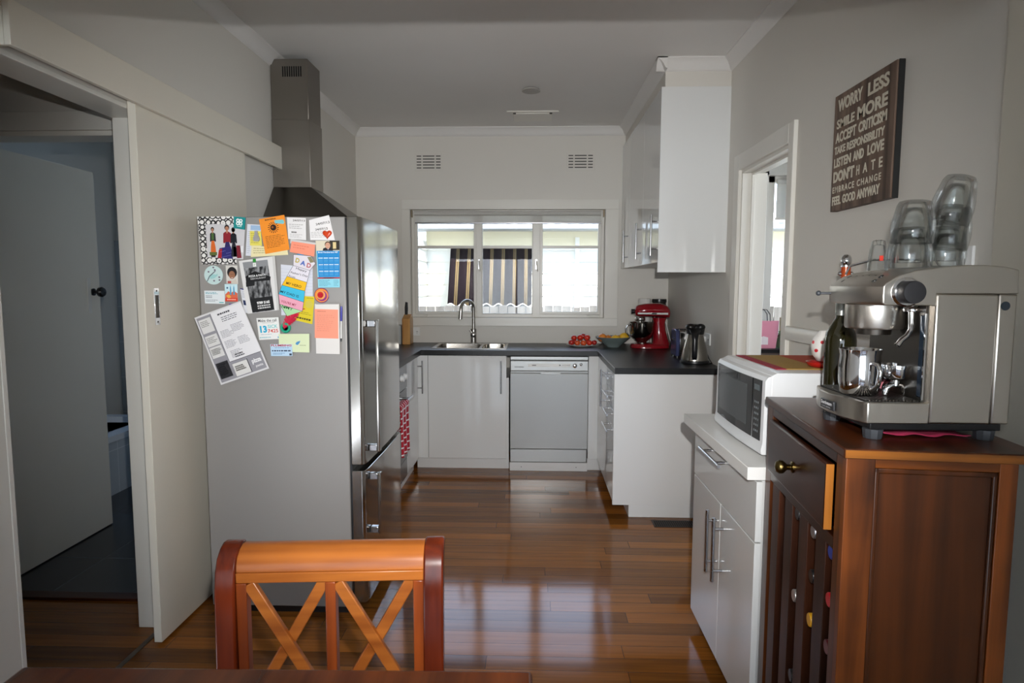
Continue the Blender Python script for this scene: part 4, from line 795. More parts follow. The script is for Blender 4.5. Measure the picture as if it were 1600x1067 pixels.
MB().lathe([(0, 0), (.07, 0), (.075, .004), (.122, .016), (.124, .019), (.118, .0185), (.075, .008), (0, .006)], (.39, 4.95, .907), P('white_china', '#e3e1de', .15, coat=.4, bump=.005), 40).build('plate_body', t, smooth=50)
TM = [P('tomato_%s' % n, c, .25, var=.25, vscale=25, coat=.3) for n, c in (('red', '#c8321f'), ('orange', '#d8582c'), ('deep', '#b02a22'))]
rr = random.Random(5); ti = []
def tomato(x, y, z, r, k, first=[None]):
    t = thing('tomato', (x, y, z-r), 'tomato', 'tomato', 'tomatoes on the plate')
    MB().ball((x, y, z), r, TM[k], 20, (1, 1, .9)).build('flesh', t, smooth=80)
    s = MB()
    for q in range(5):
        a = q*1.257; s.add([(x+.002*math.cos(a+1.5), y+.002*math.sin(a+1.5), z+r*.90), (x+.011*math.cos(a), y+.011*math.sin(a), z+r*.82), (x-.002*math.cos(a+1.5), y-.002*math.sin(a+1.5), z+r*.90)], [(0, 1, 2)], P('tomato_leaf', '#3f6a2a', .6, bump=.05))
    s.build('calyx', t, recalc=False); return t
TL = [((.307, 4.905, .942), .024, 2, 'leftmost red tomato at the front of the plate'), ((.352, 4.885, .940), .023, 1, 'orange tomato second from the left in the front row'), ((.400, 4.880, .941), .024, 1, 'orange tomato in the middle of the front row'), ((.446, 4.892, .941), .023, 0, 'red tomato fourth from the left in the front row'), ((.487, 4.925, .940), .022, 2, 'dark tomato at the right end of the plate'),
      ((.330, 4.945, .975), .023, 0, 'red tomato on top of the pile at its left end'), ((.378, 4.925, .979), .025, 0, 'large red tomato in the middle on top of the pile'), ((.432, 4.935, .978), .025, 0, 'red tomato on top of the pile at its right end'), ((.405, 4.985, .985), .022, 2, 'dark red tomato behind the middle ones on top of the pile'),
      ((.335, 4.995, .941), .023, 0, 'tomato at the back left of the plate, behind the heaped ones'), ((.445, 4.99, .941), .023, 0, 'tomato at the back right of the plate, behind the heaped ones')]
for p, r, k, lab in TL: tomato(*p, r, k)['label'] = lab
t = thing('fruit_bowl', (.635, 4.93, .907), 'wide grey-green bowl of citrus beside the stand mixer', 'bowl')
MB().lathe([(0, 0), (.05, 0), (.052, .006), (.095, .04), (.138, .078), (.136, .080), (.09, .045), (.045, .012), (0, .010)], (.635, 4.93, .907), P('celadon_glaze', '#7f8d8b', .18, coat=.4, var=.1, vscale=8), 44).build('bowl_body', t, smooth=50)
def citrus(x, y, z, r, c, kind, lab, sq):
    m = P(kind+'_peel', c, .4, bump=.5, bscale=380, var=.1, vscale=12)
    t = thing(kind, (x, y, z-r), lab, kind, 'citrus in the bowl'); MB().ball((x, y, z), r, m, 24, sq).build('peel', t, smooth=80); MB().lathe([(0, 0), (.004, 0), (.003, .003), (0, .003)], (x, y, z+r*sq[2]-.001), P('stem_scar', '#7a7a3a', .7, bump=.05), 10).build('stem_end', t)
citrus(.548, 4.90, .981, .033, '#e2862c', 'orange', 'orange at the left side of the bowl', (1, 1, .95)); citrus(.645, 4.87, .976, .031, '#ecb82c', 'lemon', 'yellow lemon in the middle of the bowl', (1.15, 1, .9)); citrus(.720, 4.93, .985, .034, '#f0c460', 'lemon', 'pale lemon beside the mixer at the right of the bowl', (1.15, 1, .95)); citrus(.60, 4.97, .965, .032, '#e8a32e', 'orange', 'orange mostly hidden low behind the others in the bowl', (1, 1, .95)); citrus(.69, 4.99, .962, .032, '#e8a32e', 'orange', 'orange at the back of the bowl', (1, 1, .95))
# stand mixer
RED = P('mixer_red', '#8e0f1c', .12, coat=.7, bump=.006, bscale=10)
t = thing('stand_mixer', (.91, 4.85, .907), 'red stand mixer with a steel bowl in the bench corner', 'stand mixer')
MX, MY, MZ = .755, 4.85, .907
def ell(cx, cy, z, rx, ry, n=28, p=2.4):
    o = []
    for k in range(n):
        q = 2*math.pi*k/n; c, s_ = math.cos(q), math.sin(q); o.append((cx+rx*math.copysign(abs(c)**(2/p), c), cy+ry*math.copysign(abs(s_)**(2/p), s_), z))
    return o
b = MB(); b.loft([ell(.905, MY, MZ+.004, .148, .10, p=2.6), ell(.905, MY, MZ+.02, .15, .10, p=2.6), ell(.905, MY, MZ+.034, .142, .092, p=2.6)], RED)
b.loft([ell(.99, MY, MZ+.03, .068, .07), ell(.985, MY, MZ+.08, .056, .055), ell(.978, MY, MZ+.14, .047, .048), ell(.975, MY, MZ+.20, .044, .048), ell(.975, MY, MZ+.235, .055, .052)], RED); b.build('base', t, smooth=60)
b = MB(); rings = []
for x, z, ry, rz_ in ((.786, .283, .018, .02), (.792, .284, .038, .036), (.812, .286, .050, .046), (.86, .290, .058, .052), (.92, .292, .061, .054), (.98, .290, .061, .055), (1.02, .282, .056, .052), (1.045, .272, .044, .044), (1.056, .266, .02, .024)):
    rings.append([(x, MY+ry*math.cos(2*math.pi*k/28), MZ+z+rz_*(math.sin(2*math.pi*k/28) if math.sin(2*math.pi*k/28) > 0 else .92*math.sin(2*math.pi*k/28))) for k in range(28)])
b.loft(rings, RED); hd = b.build('motor_head', t, smooth=60)
b = MB(); b.tube([(.786, MY, MZ+.283), (.772, MY, MZ+.283)], .017, BLACKP, 16); b.lathe([(0, -.012), (.018, -.012), (.018, .0), (0, .0)], (.772, MY, MZ+.283), BLACKP, 18, 'x'); b.build('hub_cap', hd)
b = MB()
for s_ in (-1, 1): b.prism([(.80, .262), (1.03, .259), (1.03, .275), (.80, .276)], lambda u, v, w: (u, MY+w, MZ+v), s_*.052 if s_ > 0 else -.0625, s_*.0625 if s_ > 0 else -.052, P('trim_band_steel', '#c4c2c0', .25, 1.0, bump=.02))
o = b.build('trim_band', hd, bevel=.001); o['label'] = 'steel trim band along the head'
b = MB(); b.prism([(.90, .264), (.94, .263), (.945, .272), (.905, .273)], lambda u, v, w: (u, MY+w, MZ+v), -.0665, -.0622, BLACKP); b.build('speed_lever', hd)
b = MB(); b.lathe([(0, 0), (.036, 0), (.039, .006), (.039, .020), (.034, .026), (0, .026)], (.83, MY, MZ+.212), CHROME, 28); b.tube([(.83, MY, MZ+.215), (.83, MY, MZ+.17)], .008, STEEL, 12); b.build('beater_shaft', t, smooth=50)
b = MB(); bp_ = [(0, .034), (.034, .034), (.036, .05), (.045, .058), (.068, .085), (.083, .13), (.087, .178), (.089, .195), (.092, .197), (.0915, .199), (.086, .198), (.083, .178), (.079, .13), (.064, .088), (.04, .062), (0, .060)]
bp_ = [(r_*(1.1 if h_ > .07 else 1), h_) for r_, h_ in bp_]
b.lathe(bp_, (.845, MY, MZ), P('mixing_bowl_steel', '#8f8c86', .1, 1.0, bump=.01, bscale=8), 40); bw = b.build('mixing_bowl', t, smooth=50)
MB().tube([(.765, MY-.01, MZ+.18), (.735, MY-.012, MZ+.178), (.722, MY-.012, MZ+.16), (.724, MY-.012, MZ+.12), (.745, MY-.012, MZ+.098), (.778, MY-.01, MZ+.100)], .007, CHROME, 12).build('bowl_handle', bw, smooth=60)
MB().tube([(1.03, MY+.03, MZ+.20), (1.055, MY+.04, MZ+.12), (1.075, MY+.05, MZ+.05), (1.095, MY+.06, MZ+.006), (1.105, MY+.10, MZ+.004)], .0035, WHITEP, 8).build('power_cord', t)
t = thing('storage_canister', (1.03, 5.08, .907), 'glass canister with a black lid behind the red mixer', 'canister')
MB().lathe([(0, 0), (.052, 0), (.054, .006), (.054, .34), (.05, .345), (0, .345)], (1.02, 5.09, .907), P('smoky_canister', '#3a3836', .1, .3, bump=.01), 32).build('body', t); MB().lathe([(0, .345), (.057, .345), (.058, .355), (.057, .372), (0, .374)], (1.02, 5.09, .907), BLACKP, 32).build('lid', t)
o = MB(); o.tube([(.975, 5.035, 1.12), (.975, 5.035, 1.24)], .006, CHROME, 10); o.build('clasp', t)
tag(MB().lathe([(0, 0), (.05, 0), (.052, .004), (.052, .36), (.046, .375), (.012, .376), (.012, .33), (0, .33)], (.905, 5.10, .907), P('paper_towel', '#dcdad6', .8, bump=.15, bscale=120), 32).build('paper_towel_roll'), 'white paper towel roll standing behind the red mixer', 'paper towel')
# kettle
t = thing('kettle', (1.015, 3.92, .907), 'brushed steel kettle with a black handle at the end of the right bench', 'kettle')
KX, KY = 1.012, 3.92
MB().lathe([(0, 0), (.088, 0), (.09, .006), (.088, .016), (.078, .020), (0, .020)], (KX, KY, .907), BLACKP, 36).build('base', t, smooth=50)
MB().lathe([(0, .020), (.082, .020), (.081, .035), (.073, .085), (.060, .135), (.051, .17), (.049, .195), (0, .195)], (KX, KY, .907), P('kettle_steel', '#aaa69f', .22, 1.0, bump=.03, bscale=100, stretch=(1, 1, 25)), 40).build('body', t, smooth=50)
b = MB(); b.loft([ell(KX, KY, 1.088, .050, .050), ell(KX, KY, 1.105, .054, .054), ell(KX, KY+.006, 1.135, .058, .062), ell(KX, KY+.008, 1.146, .050, .055), ell(KX, KY+.008, 1.150, .03, .03)], BLACKP)
for s_ in (-1, 1): b.ball((KX-.008+s_*.030, KY-.038, 1.134), .029, BLACKP, 18, (1, .9, .72))
b.build('lid', t, smooth=60)
b = MB(); rings = []
for z, y, w, d in ((1.128, KY-.055, .040, .014), (1.11, KY-.082, .032, .015), (1.09, KY-.098, .022, .016), (1.06, KY-.104, .0175, .016), (1.00, KY-.106, .017, .015), (.955, KY-.104, .017, .014), (.938, KY-.096, .014, .010)): rings.append([(KX+(y-KY)*.26+w*math.cos(2*math.pi*k/16), y+d*math.sin(2*math.pi*k/16), z) for k in range(16)])
b.loft(rings, BLACKP); b.build('handle', t, smooth=60)
MB().prism([(-.018, 1.06), (.018, 1.06), (.028, 1.11), (-.028, 1.11)], lambda u, v, w: (KX+u, KY+.05+w+(v-1.06)*.5, v), 0, .02, BLACKP).build('spout', t, bevel=.004)
MB().tube([(KX+.07, KY-.03, .913), (KX+.095, KY-.05, .911), (KX+.098, KY+.03, .93), (XR-.03, 4.035, 1.045)], .003, BLACKP, 8).build('power_cord', t)
# toaster
t = thing('toaster', (1.03, 4.24, .907), 'chrome toaster with blue-grey ends behind the kettle', 'toaster')
TB = P('toaster_blue_grey', '#4a5078', .22, .4, bump=.01); TY0 = 4.24
sec = lambda q: [(-.075-q, .014), (.075+q, .014), (.078+q, .12), (.066+q, .175+q), (.05, .188+q), (-.05, .188+q), (-.066-q, .175+q), (-.078-q, .12)]
MB().prism(sec(0), lambda u, v, w: (w, TY0+u, .907+v), .975, 1.085, CHROME).build('body', t, bevel=.006)
for x in (.951, 1.085): MB().prism(sec(.004), lambda u, v, w: (w, TY0+u, .907+v), x, x+.024, TB).build('end_cap', t, bevel=.006)
for y in (-.026, .026): MB().box(.985, TY0+y-.013, 1.092, 1.075, TY0+y+.013, 1.0965, DARK).build('bread_slot', t)
MB().box(.940, TY0-.02, 1.02, .952, TY0+.02, 1.034, BLACKP).build('lever', t, bevel=.003)
for x in (.965, 1.095):
    for y in (-.06, .06): MB().lathe([(0, 0), (.012, 0), (.011, .015), (0, .015)], (x, TY0+y, .907), BLACKP, 14).build('foot', t)
# ================================================================== RIGHT SIDE: WHITE CABINET AND MICROWAVE
t = thing('white_cabinet', (.9, 2.2, 0), 'low white cabinet with a drawer and two doors carrying the microwave', 'cabinet')
MB().box(.68, 1.832, .06, XR-.016, 2.52, .82, MELA).build('body', t); MB().box(.70, 1.84, 0, XR-.016, 2.51, .06, P('dark_kick', '#3a2a20', .6, bump=.02)).build('kickboard', t)
MB().box(.632, 1.815, .821, XR-.002, 2.587, .860, P('grey_white_top', '#eeedea', .22, bump=.02, bscale=150)).build('worktop', t, bevel=.002)
d = MB().box(.660, 1.815, .634, .679, 2.508, .816, GLOSS).build('drawer', t, bevel=.0012); bar_handle('handle', (.627, 2.08, .785), (.627, 2.325, .785), (.033, 0, 0), d, .0065)
for y0, y1, hy in ((2.152, 2.508, 2.19), (1.815, 2.148, 2.112)):
    d = MB().box(.660, y0, .062, .679, y1, .629, GLOSS).build('door', t, bevel=.0012); bar_handle('handle', (.627, hy, .368), (.627, hy, .594), (.033, 0, 0), d, .0065)
MW = P('microwave_white', '#e4e6e8', .28, bump=.008, bscale=60)
t = thing('microwave', (.9, 2.15, .86), 'white microwave oven with a dark door on the low white cabinet', 'microwave')
b = MB(); b.prism([(.725, .872), (1.085, .872), (1.085, 1.118), (1.078, 1.125), (.742, 1.125), (.725, 1.116)], lambda u, v, w: (u, w, v), 1.905, 2.395, MW); b.build('case', t, smooth=25, bevel=.003)
fr = [(.726, 1.116), (.715, 1.112), (.707, 1.10), (.705, .91), (.700, .885), (.703, .874), (.726, .872)]
def bow(y): return -.010*math.cos((y-2.15)/.245*math.pi/2)
b = MB(); b.loft([[(u+bow(y)*(1 if u < .72 else 0), y, v) for u, v in fr] for y in [1.905+.49*k/12 for k in range(13)]], MW); b.build('front_frame', t, smooth=30)
MWD = P('microwave_black_glass', '#131517', .06, bump=.003, bscale=5)
def curved(y0, y1, z0, z1, off, m, n=8):
    b = MB(); a = [y0+(y1-y0)*k/n for k in range(n+1)]
    return b.loft([[(.7065+bow(y)-off, y, z0), (.7065+bow(y)-off, y, z1), (.712+bow(y), y, z1), (.712+bow(y), y, z0)] for y in a], m)
d = curved(1.990, 2.365, .912, 1.100, .003, MWD).build('door', t, smooth=30); curved(2.03, 2.335, .940, 1.072, .0035, P('microwave_mesh_window', '#3f4446', .18, bump=.05, bscale=500)).build('window', d, smooth=30)
c_ = curved(1.925, 1.983, .912, 1.100, .003, MWD, 3).build('control_panel', t, smooth=30)
b = curved(1.935, 1.973, 1.066, 1.084, .0036, P('microwave_display', '#5a6468', .15, bump=.01), 3)
for i in range(6):
    for j in range(3): curved_y = 1.938+j*.0125; b.loft([[(.7062+bow(curved_y)-.0036, curved_y+q, .935+i*.018+r_) for q, r_ in ((0, 0), (.008, 0), (.008, .007), (0, .007))], [(.709+bow(curved_y)-.0036, curved_y+q, .935+i*.018+r_) for q, r_ in ((0, 0), (.008, 0), (.008, .007), (0, .007))]], P('button_grey', '#6d7275', .4, bump=.02))
b.build('buttons', c_, smooth=0)
b = MB(); b.box(.6930, 2.09, .889, .6975, 2.15, .895, P('badge_grey', '#a9acb0', .4, bump=.02)); b.build('badge', t)
b = MB()
for x in (.745, 1.06):
    for y in (1.93, 2.37): b.lathe([(0, 0), (.013, 0), (.012, .013), (0, .013)], (x, y, .860), GREYP, 14)
b.build('feet', t)
b = MB(); z = 1.1255
b.box(.770, 1.99, z, .802, 2.385, z+.0025, P('mat_crimson', '#a01e34', .85, bump=.3, bscale=300)); b.box(.802, 1.99, z, .925, 2.385, z+.0025, P('mat_gold', '#a8843c', .85, bump=.3, bscale=300, var=.15, vscale=120))
b.box(.925, 1.99, z, 1.075, 2.385, z+.0025, P('mat_red', '#b0401e', .85, bump=.3, bscale=300))
tag(b.build('placemat'), 'woven placemat striped red and gold on top of the microwave', 'placemat')
t = thing('polka_dot_jug', (.935, 2.03, z+.003), 'white jug with red polka dots on a small red dish', 'jug')
JW = P('jug_white', '#e9e7e3', .3, coat=.2, bump=.005)
MB().lathe([(0, .010), (.022, .010), (.036, .030), (.041, .055), (.036, .080), (.024, .100), (.016, .108), (.012, .106), (0, .104)], (.945, 2.05, z+.012), JW, 28).build('body', t, smooth=60)
MB().tube([(.955, 2.05, z+.10), (.972, 2.048, z+.128), (.985, 2.046, z+.15)], [.018, .013, .010], JW, 14).build('spout', t, smooth=60)
b = MB()
for az, hz in ((-95, .05), (-125, .072), (-60, .072), (-150, .045), (-35, .048), (-112, .026), (-78, .085), (-175, .07), (-65, .03)):
    rr_ = .0415 if .04 < hz < .06 else (.0385 if hz > .03 and hz < .078 else .034); q = R(az); c0 = Vector((.945+rr_*math.cos(q)*.97, 2.05+rr_*math.sin(q)*.97, z+.012+hz)); nn = Vector((math.cos(q), math.sin(q), (hz-.055)*12)).normalized(); e1 = nn.cross(Vector((0, 0, 1))).normalized(); e2 = nn.cross(e1)
    b.loft([[c0+e1*.0055*math.cos(k*.628)+e2*.0055*math.sin(k*.628)+nn*dd for k in range(10)] for dd in (-.004, .0022)], P('dot_red', '#c8202e', .3, bump=.01))
b.build('polka_dots', t, smooth=0)
tag(MB().lathe([(0, 0), (.045, 0), (.055, .010), (.056, .016), (.05, .0155), (.043, .006), (0, .005)], (.945, 2.045, z+.003), P('dish_red', '#b51f1c', .2, coat=.4, bump=.005), 32).build('red_dish', smooth=50), 'small red dish under the polka dot jug on the microwave', 'dish')
t = thing('pepper_mill', (1.0, 2.13, z+.003), 'tall orange pepper mill with chrome balls behind the coffee machine', 'pepper mill')
PM = wood('mill_orange', '#a63c14', '#d6652a', 'z', 1.2, .25, .5); mx_, my_ = 1.025, 2.10
MB().lathe([(0, 0), (.03, 0), (.031, .01), (.026, .03), (.019, .06), (.017, .12), (.0145, .2), (.0145, .322), (0, .322)], (mx_, my_, z+.003), PM, 28).build('body', t, smooth=50)
MB().lathe([(0, .322), (.0155, .322), (.0155, .327), (.012, .328), (.016, .336), (.0165, .344), (.0145, .354), (.009, .361), (0, .363)], (mx_, my_, z+.003), CHROME, 24).build('finial', t, smooth=50)
for s_ in (-1, 1): MB().ball((mx_+s_*.0185, my_, z+.303), .0075, CHROME, 16).build('side_ball', t, smooth=80)

# ================================================================== WINE CABINET (own axes: x to the right, y away)
WP = wood('stained_pine_upright', '#180a05', '#5a2e10', 'z', .75, .32, .35, knots=True); WH = wood('stained_pine_level', '#1c0d07', '#9c5318', 'x', .8, .3, .35, knots=True)
WY = wood('stained_pine_depth', '#140906', '#3c1a0b', 'y', .8, .28, .4); WZ = wood('rack_pine', '#150906', '#43200d', 'z', .8, .4, .2); WE = wood('edge_pine', '#7a3f14', '#c07a2c', 'z', 1, .4, .2)
t = thing('wine_cabinet', (.611, 1.221, 0), 'dark-stained pine wine rack cabinet with one drawer under the coffee machine', 'cabinet', rz=R(-5.8))
WC = t
WT = wood('stained_top', '#180b07', '#5a2c12', 'y', .8, .3, .4); b = MB(); b.box(0, 0, 1.053, .362, .583, 1.073, WT); tp = b.build('top', t, bevel=.003); o = MB().box(.002, -.0008, 1.0545, .36, .001, 1.0705, wood('worn_edge', '#3a1c0a', '#a8651f', 'x', 1, .4, .2)).build('worn_edge', tp); o['label'] = 'worn orange-brown near edge of the top'
WS = wood('flash_lit_stile', '#1e0d06', '#8f4c1c', 'z', .9, .35, .3)  # stiles lighter than the panel: flash falloff put into the wood colour
b = MB(); b.box(.008, .010, 0, .062, .030, 1.053, WS); b.box(.285, .010, 0, .318, .030, 1.053, WS); b.box(.062, .010, 1.034, .285, .030, 1.053, WH); b.box(.062, .010, 0, .285, .030, .10, WH); sd = b.build('side_frame', t, bevel=.0012)
MB().box(.062, .018, .10, .285, .026, 1.034, WP).build('side_panel', sd)
b = MB()
for a in ((.062, .012, .10, .072, .020, 1.034), (.275, .012, .10, .285, .020, 1.034), (.062, .012, 1.022, .285, .020, 1.034), (.062, .012, .10, .285, .020, .112)): b.box(*a, WP)
b.build('moulding', sd, bevel=.003)
MB().box(.008, .560, 0, .318, .578, 1.053, WP).build('far_side', t); MB().box(.306, .03, .02, .316, .56, 1.053, WY).build('back_panel', t); MB().box(.02, .03, .03, .306, .56, .05, WY).build('base_shelf', t)
b = MB(); b.box(.008, .028, 0, .026, .058, 1.053, WP); b.box(.008, .530, 0, .026, .562, 1.053, WP); b.box(.008, .058, .845, .026, .530, .872, WY); b.box(.008, .058, 1.028, .026, .530, 1.053, WY); b.box(.008, .058, 0, .026, .530, .06, WY)
b.build('front_frame', t, bevel=.0012)
d = MB().prism([(.0, .006), (.004, .0), (.010, .0), (.010, .0)] and [(.076, .878), (.512, .878), (.512, 1.022), (.076, 1.022)], lambda u, v, w: (w, u, v), -.006, .012, WY).build('drawer', t, bevel=.005)
b = MB(); b.box(-.0055, .0755, .880, .010, .0772, 1.020, WE); o = b.build('drawer_edge', d); o['label'] = 'bare orange end grain of the drawer front'
MB().lathe([(0, 0), (.014, 0), (.014, .003), (.007, .006), (.007, .014), (.010, .017), (.016, .024), (.0165, .032), (.012, .039), (0, .042)], (-.006, .292, .950), P('aged_brass', '#6b5a34', .3, 1.0, bump=.02), 24, 'x', Matrix.Scale(-1, 3, (1, 0, 0))).build('knob', d, smooth=50)
for y in (.1325, .2475, .3625, .4775): MB().box(.010, y-.030, .06, .030, y+.030, .845, WZ).build('rack_slat', t, bevel=.001)
rows = [.835-.105*k for k in range(8)]
for zz in rows:
    b = MB(); b.box(.030, .03, zz-.056, .046, .56, zz-.043, WY); b.box(.200, .03, zz-.056, .216, .56, zz-.043, WY); b.build('rack_rail', t)
BG = P('bottle_dark_glass', '#11180f', .08, bump=.005)
ux = Vector((math.cos(R(-5.8)), math.sin(R(-5.8)), 0)); uy = Vector((-ux.y, ux.x, 0)); O3 = Vector((.611, 1.221, 0))
def wine(y, zz, col, lab, metal=0.0):
    p = O3 + ux*.012 + uy*y + Vector((0, 0, zz-.043+.038))
    t = thing('wine_bottle', p, lab, 'wine bottle', 'bottles in the wine rack', rz=R(-5.8))
    MB().lathe([(0, .045), (.0145, .045), (.0145, .09), (.018, .105), (.030, .125), (.0365, .145), (.037, .16), (.037, .285), (.034, .29), (0, .285)], (0, 0, 0), BG, 24, 'x').build('glass_body', t, smooth=50)
    MB().lathe([(0, 0), (.014, 0), (.0155, .002), (.0155, .05), (.0148, .055), (0, .055)], (0, 0, 0), P('cap_'+col.strip('#'), col, .3, metal, bump=.02), 24, 'x').build('cap', t, smooth=50)
for a in ((.305, .835, '#17171a', 'black-capped bottle in the top row of the wine rack, two along from the far end'), (.190, .835, '#b9bcc4', 'silver-capped bottle in the top row of the wine rack', .9), (.080, .835, '#1d3f9a', 'blue-capped bottle at the near end of the top row of the rack'),
          (.190, .73, '#101012', 'black-capped bottle directly below the silver-capped one in the top row'), (.305, .625, '#c6c6c4', 'silver-capped bottle lower down the wine rack, left of the yellow-capped one', .9), (.190, .625, '#e0a41c', 'yellow-capped wine bottle in the rack'),
          (.080, .73, '#c0202a', 'bright red-capped bottle in the rack, above and right of the yellow cap'), (.080, .625, '#5a1018', 'dark red-capped bottle in the rack, right of the yellow-capped one'), (.305, .415, '#15181a', 'black-capped bottle low in the rack, below the lower silver cap')): wine(*a)

# ================================================================== COFFEE MACHINE
t = thing('coffee_machine', (.83, 1.40, 1.073), 'stainless steel espresso machine on top of the wine cabinet', 'coffee machine')
CS = P('machine_steel', '#cdc8c0', .3, 1.0, bump=.04, bscale=60, stretch=(1, 1, 40)); CSD = P('machine_steel_dark', '#6a655f', .3, 1.0, bump=.03, bscale=60)
YN, YF = 1.290, 1.520
hp = [(.812, 1.350), (.704, 1.350), (.700, 1.356), (.700, 1.388), (.705, 1.394), (.730, 1.4105), (.765, 1.420), (.817, 1.427), (.870, 1.4315), (.905, 1.4315), (.945, 1.428), (.970, 1.422), (.972, 1.374), (.812, 1.374)]
rings = []
for k in range(11):
    q = k/10; y = YN+(YF-YN)*q; e = 1-abs(2*q-1)**2.6; rings.append([(x-(.014*e-.006 if x < .735 else 0), y, z_) for x, z_ in hp])
head = MB().loft(rings, CS).build('head', t, smooth=35, bevel=.002)
MB().box(.812, YN, 1.108, .934, YF, 1.3735, CS).build('body', t, bevel=.004)
MB().box(.9355, YN+.001, 1.108, .972, YF-.001, 1.3735, CS).build('rear_body', t, bevel=.004)
MB().lathe([(0, 0), (.009, 0), (.009, .001), (0, .001)], (.948, YN+.0005, 1.350), P('port_blue_black', '#27323c', .3, bump=.02), 20, 'y', Matrix.Scale(-1, 3, (0, 1, 0))).build('port', t)
MB().box(.700, YN+.012, 1.092, .965, YF-.012, 1.110, BLACKP).build('base', t, bevel=.002)
for x in (.712, .938):
    for y in (YN+.022, YF-.03):
        b = MB(); n_ = 20; b.loft([[(x+r_*(1+.06*(k % 2))*math.cos(2*math.pi*k/n_), y+r_*(1+.06*(k % 2))*math.sin(2*math.pi*k/n_), zz) for k in range(n_)] for r_, zz in ((.0165, 1.0735), (.0175, 1.078), (.019, 1.094))], GREYP); b.build('foot', t, smooth=20)
b = MB(); plan = [(.811, YN), (.688, YN), (.682, YN+.01), (.668, 1.345), (.662, 1.405), (.668, 1.465), (.682, YF-.01), (.688, YF), (.811, YF)]
b.prism(plan, lambda u, v, w: (u, v, w), 1.108, 1.151, CS); tr = b.build('drip_tray', t, smooth=30, bevel=.002)
b = MB()
b.box(.686, 1.302, 1.1508, .806, 1.508, 1.1515, DARK)
for k in range(17): x = .690+k*.0069; b.box(x, 1.304, 1.151, x+.0042, 1.506, 1.1545, CSD)
b.build('grille', tr, bevel=.0006)
b = MB()
b.box(.6585, 1.376, 1.116, .664, 1.436, 1.136, P('badge_dark', '#2e2e31', .3, .4, bump=.01)); bd = b.build('badge', tr, bevel=.001)
b = MB(); b.text('Sunbeam', lambda u, v, w: (.6582, 1.432-u, v), 0, .05, 1.1255, 1.1335, ink('#e8e8ea', .3), bold=.02); b.text('CAFE SERIES', lambda u, v, w: (.6582, 1.430-u, v), 0, .042, 1.119, 1.1222, ink('#bdbdc0', .3)); b.build('lettering', bd, smooth=0, recalc=False)
MB().lathe([(0, 0), (.056, 0), (.058, .004), (.058, .052), (0, .052)], (.752, 1.405, 1.297), CS, 40).build('group_head', t, smooth=40)
MB().lathe([(0, 0), (.034, 0), (.036, .014), (0, .014)], (.752, 1.405, 1.284), CSD, 30).build('shower_collar', t)
MB().box(.800, YN+.012, 1.150, .813, YF-.012, 1.352, CSD).build('splash_panel', t)
b = MB(); b.box(.7985, YN+.010, 1.160, .803, YN+.028, 1.330, P('water_window', '#2a3644', .1, bump=.01)); ww = b.build('water_window', t, bevel=.003)
b = MB(); b.box(.7975, YN+.006, 1.156, .801, YN+.010, 1.334, CHROME); b.build('window_trim', ww)
kb = MB().lathe([(0, 0), (.030, 0), (.030, .004), (.026, .008), (0, .008)], (.751, YN+.002, 1.377), CHROME, 36, 'y', Matrix.Scale(-1, 3, (0, 1, 0))).build('dial_ring', t, smooth=40)
b = MB(); b.lathe([(0, .006), (.0225, .006), (.0225, .030), (.0215, .0325), (.018, .033), (0, .0325)], (.751, YN+.002, 1.377), P('dial_black', '#232326', .38, bump=.03, bscale=300), 36, 'y', Matrix.Scale(-1, 3, (0, 1, 0))); b.build('dial', kb, smooth=40)
b = MB()
for i in range(2):
    for j in range(6):
        x = .712+i*.013; y = 1.335+j*.026; zz = 1.3985+i*.0085
        b.lathe([(0, 0), (.0065, 0), (.0055, .003), (0, .0035)], (x, y, zz), BLACKP, 14, 'z', Matrix.Rotation(R(-32), 3, 'Y'))
b.build('buttons', head, smooth=40)
b = MB(); b.lathe([(0, 0), (.0155, 0), (.017, .005), (.013, .012), (.010, .014), (0, .014)], (.790, 1.335, 1.336), CHROME, 24); b.tube([(.790, 1.335, 1.338), (.790, 1.333, 1.312), (.789, 1.331, 1.298), (.780, 1.329, 1.285), (.768, 1.327, 1.277), (.760, 1.326, 1.266)], [.006]*5+[.0065], CHROME, 14); b.build('steam_wand', t, smooth=60)
b = MB(); b.tube([(.703, 1.500, 1.372), (.682, 1.512, 1.372)], .0028, GREYP, 10); b.ball((.678, 1.514, 1.372), .0062, GREYP, 14); b.build('lever', t, smooth=60)
b = MB()
rail = [(.735, 1.505, 1.416), (.745, 1.508, 1.436), (.80, 1.510, 1.450), (.94, 1.510, 1.452), (.955, 1.508, 1.430)]
b.tube(rail, .0028, CHROME, 8); b.build('cup_rail', t, smooth=60)
# milk jug, portafilter
t = thing('milk_jug', (.716, 1.385, 1.1545), 'polished steel milk jug on the drip tray', 'jug')
MB().lathe([(0, 0), (.034, 0), (.038, .004), (.041, .03), (.042, .06), (.040, .085), (.0425, .098), (.0415, .0985), (.038, .086), (.039, .03), (.035, .006), (0, .006)], (.716, 1.385, 1.1545), CHROME, 40).build('body', t, smooth=60)
MB().tube([(.724, 1.346, 1.225), (.727, 1.330, 1.223), (.728, 1.324, 1.21), (.727, 1.330, 1.18), (.724, 1.347, 1.168)], [.005]*5, CHROME, 12).build('handle', t, smooth=60)
t = thing('portafilter', (.790, 1.40, 1.1545), 'steel coffee filter holder standing on its twin spouts beside the milk jug', 'filter holder')
PX, PY = .783, 1.365
MB().lathe([(0, .034), (.012, .034), (.026, .036), (.030, .042), (.0305, .062), (.032, .063), (.032, .067), (.029, .067), (.028, .045), (0, .042)], (PX, PY, 1.1545), CHROME, 36).build('basket', t, smooth=40)
b = MB(); b.tube([(PX, PY, 1.191), (PX, PY, 1.176)], .0085, CHROME, 16)
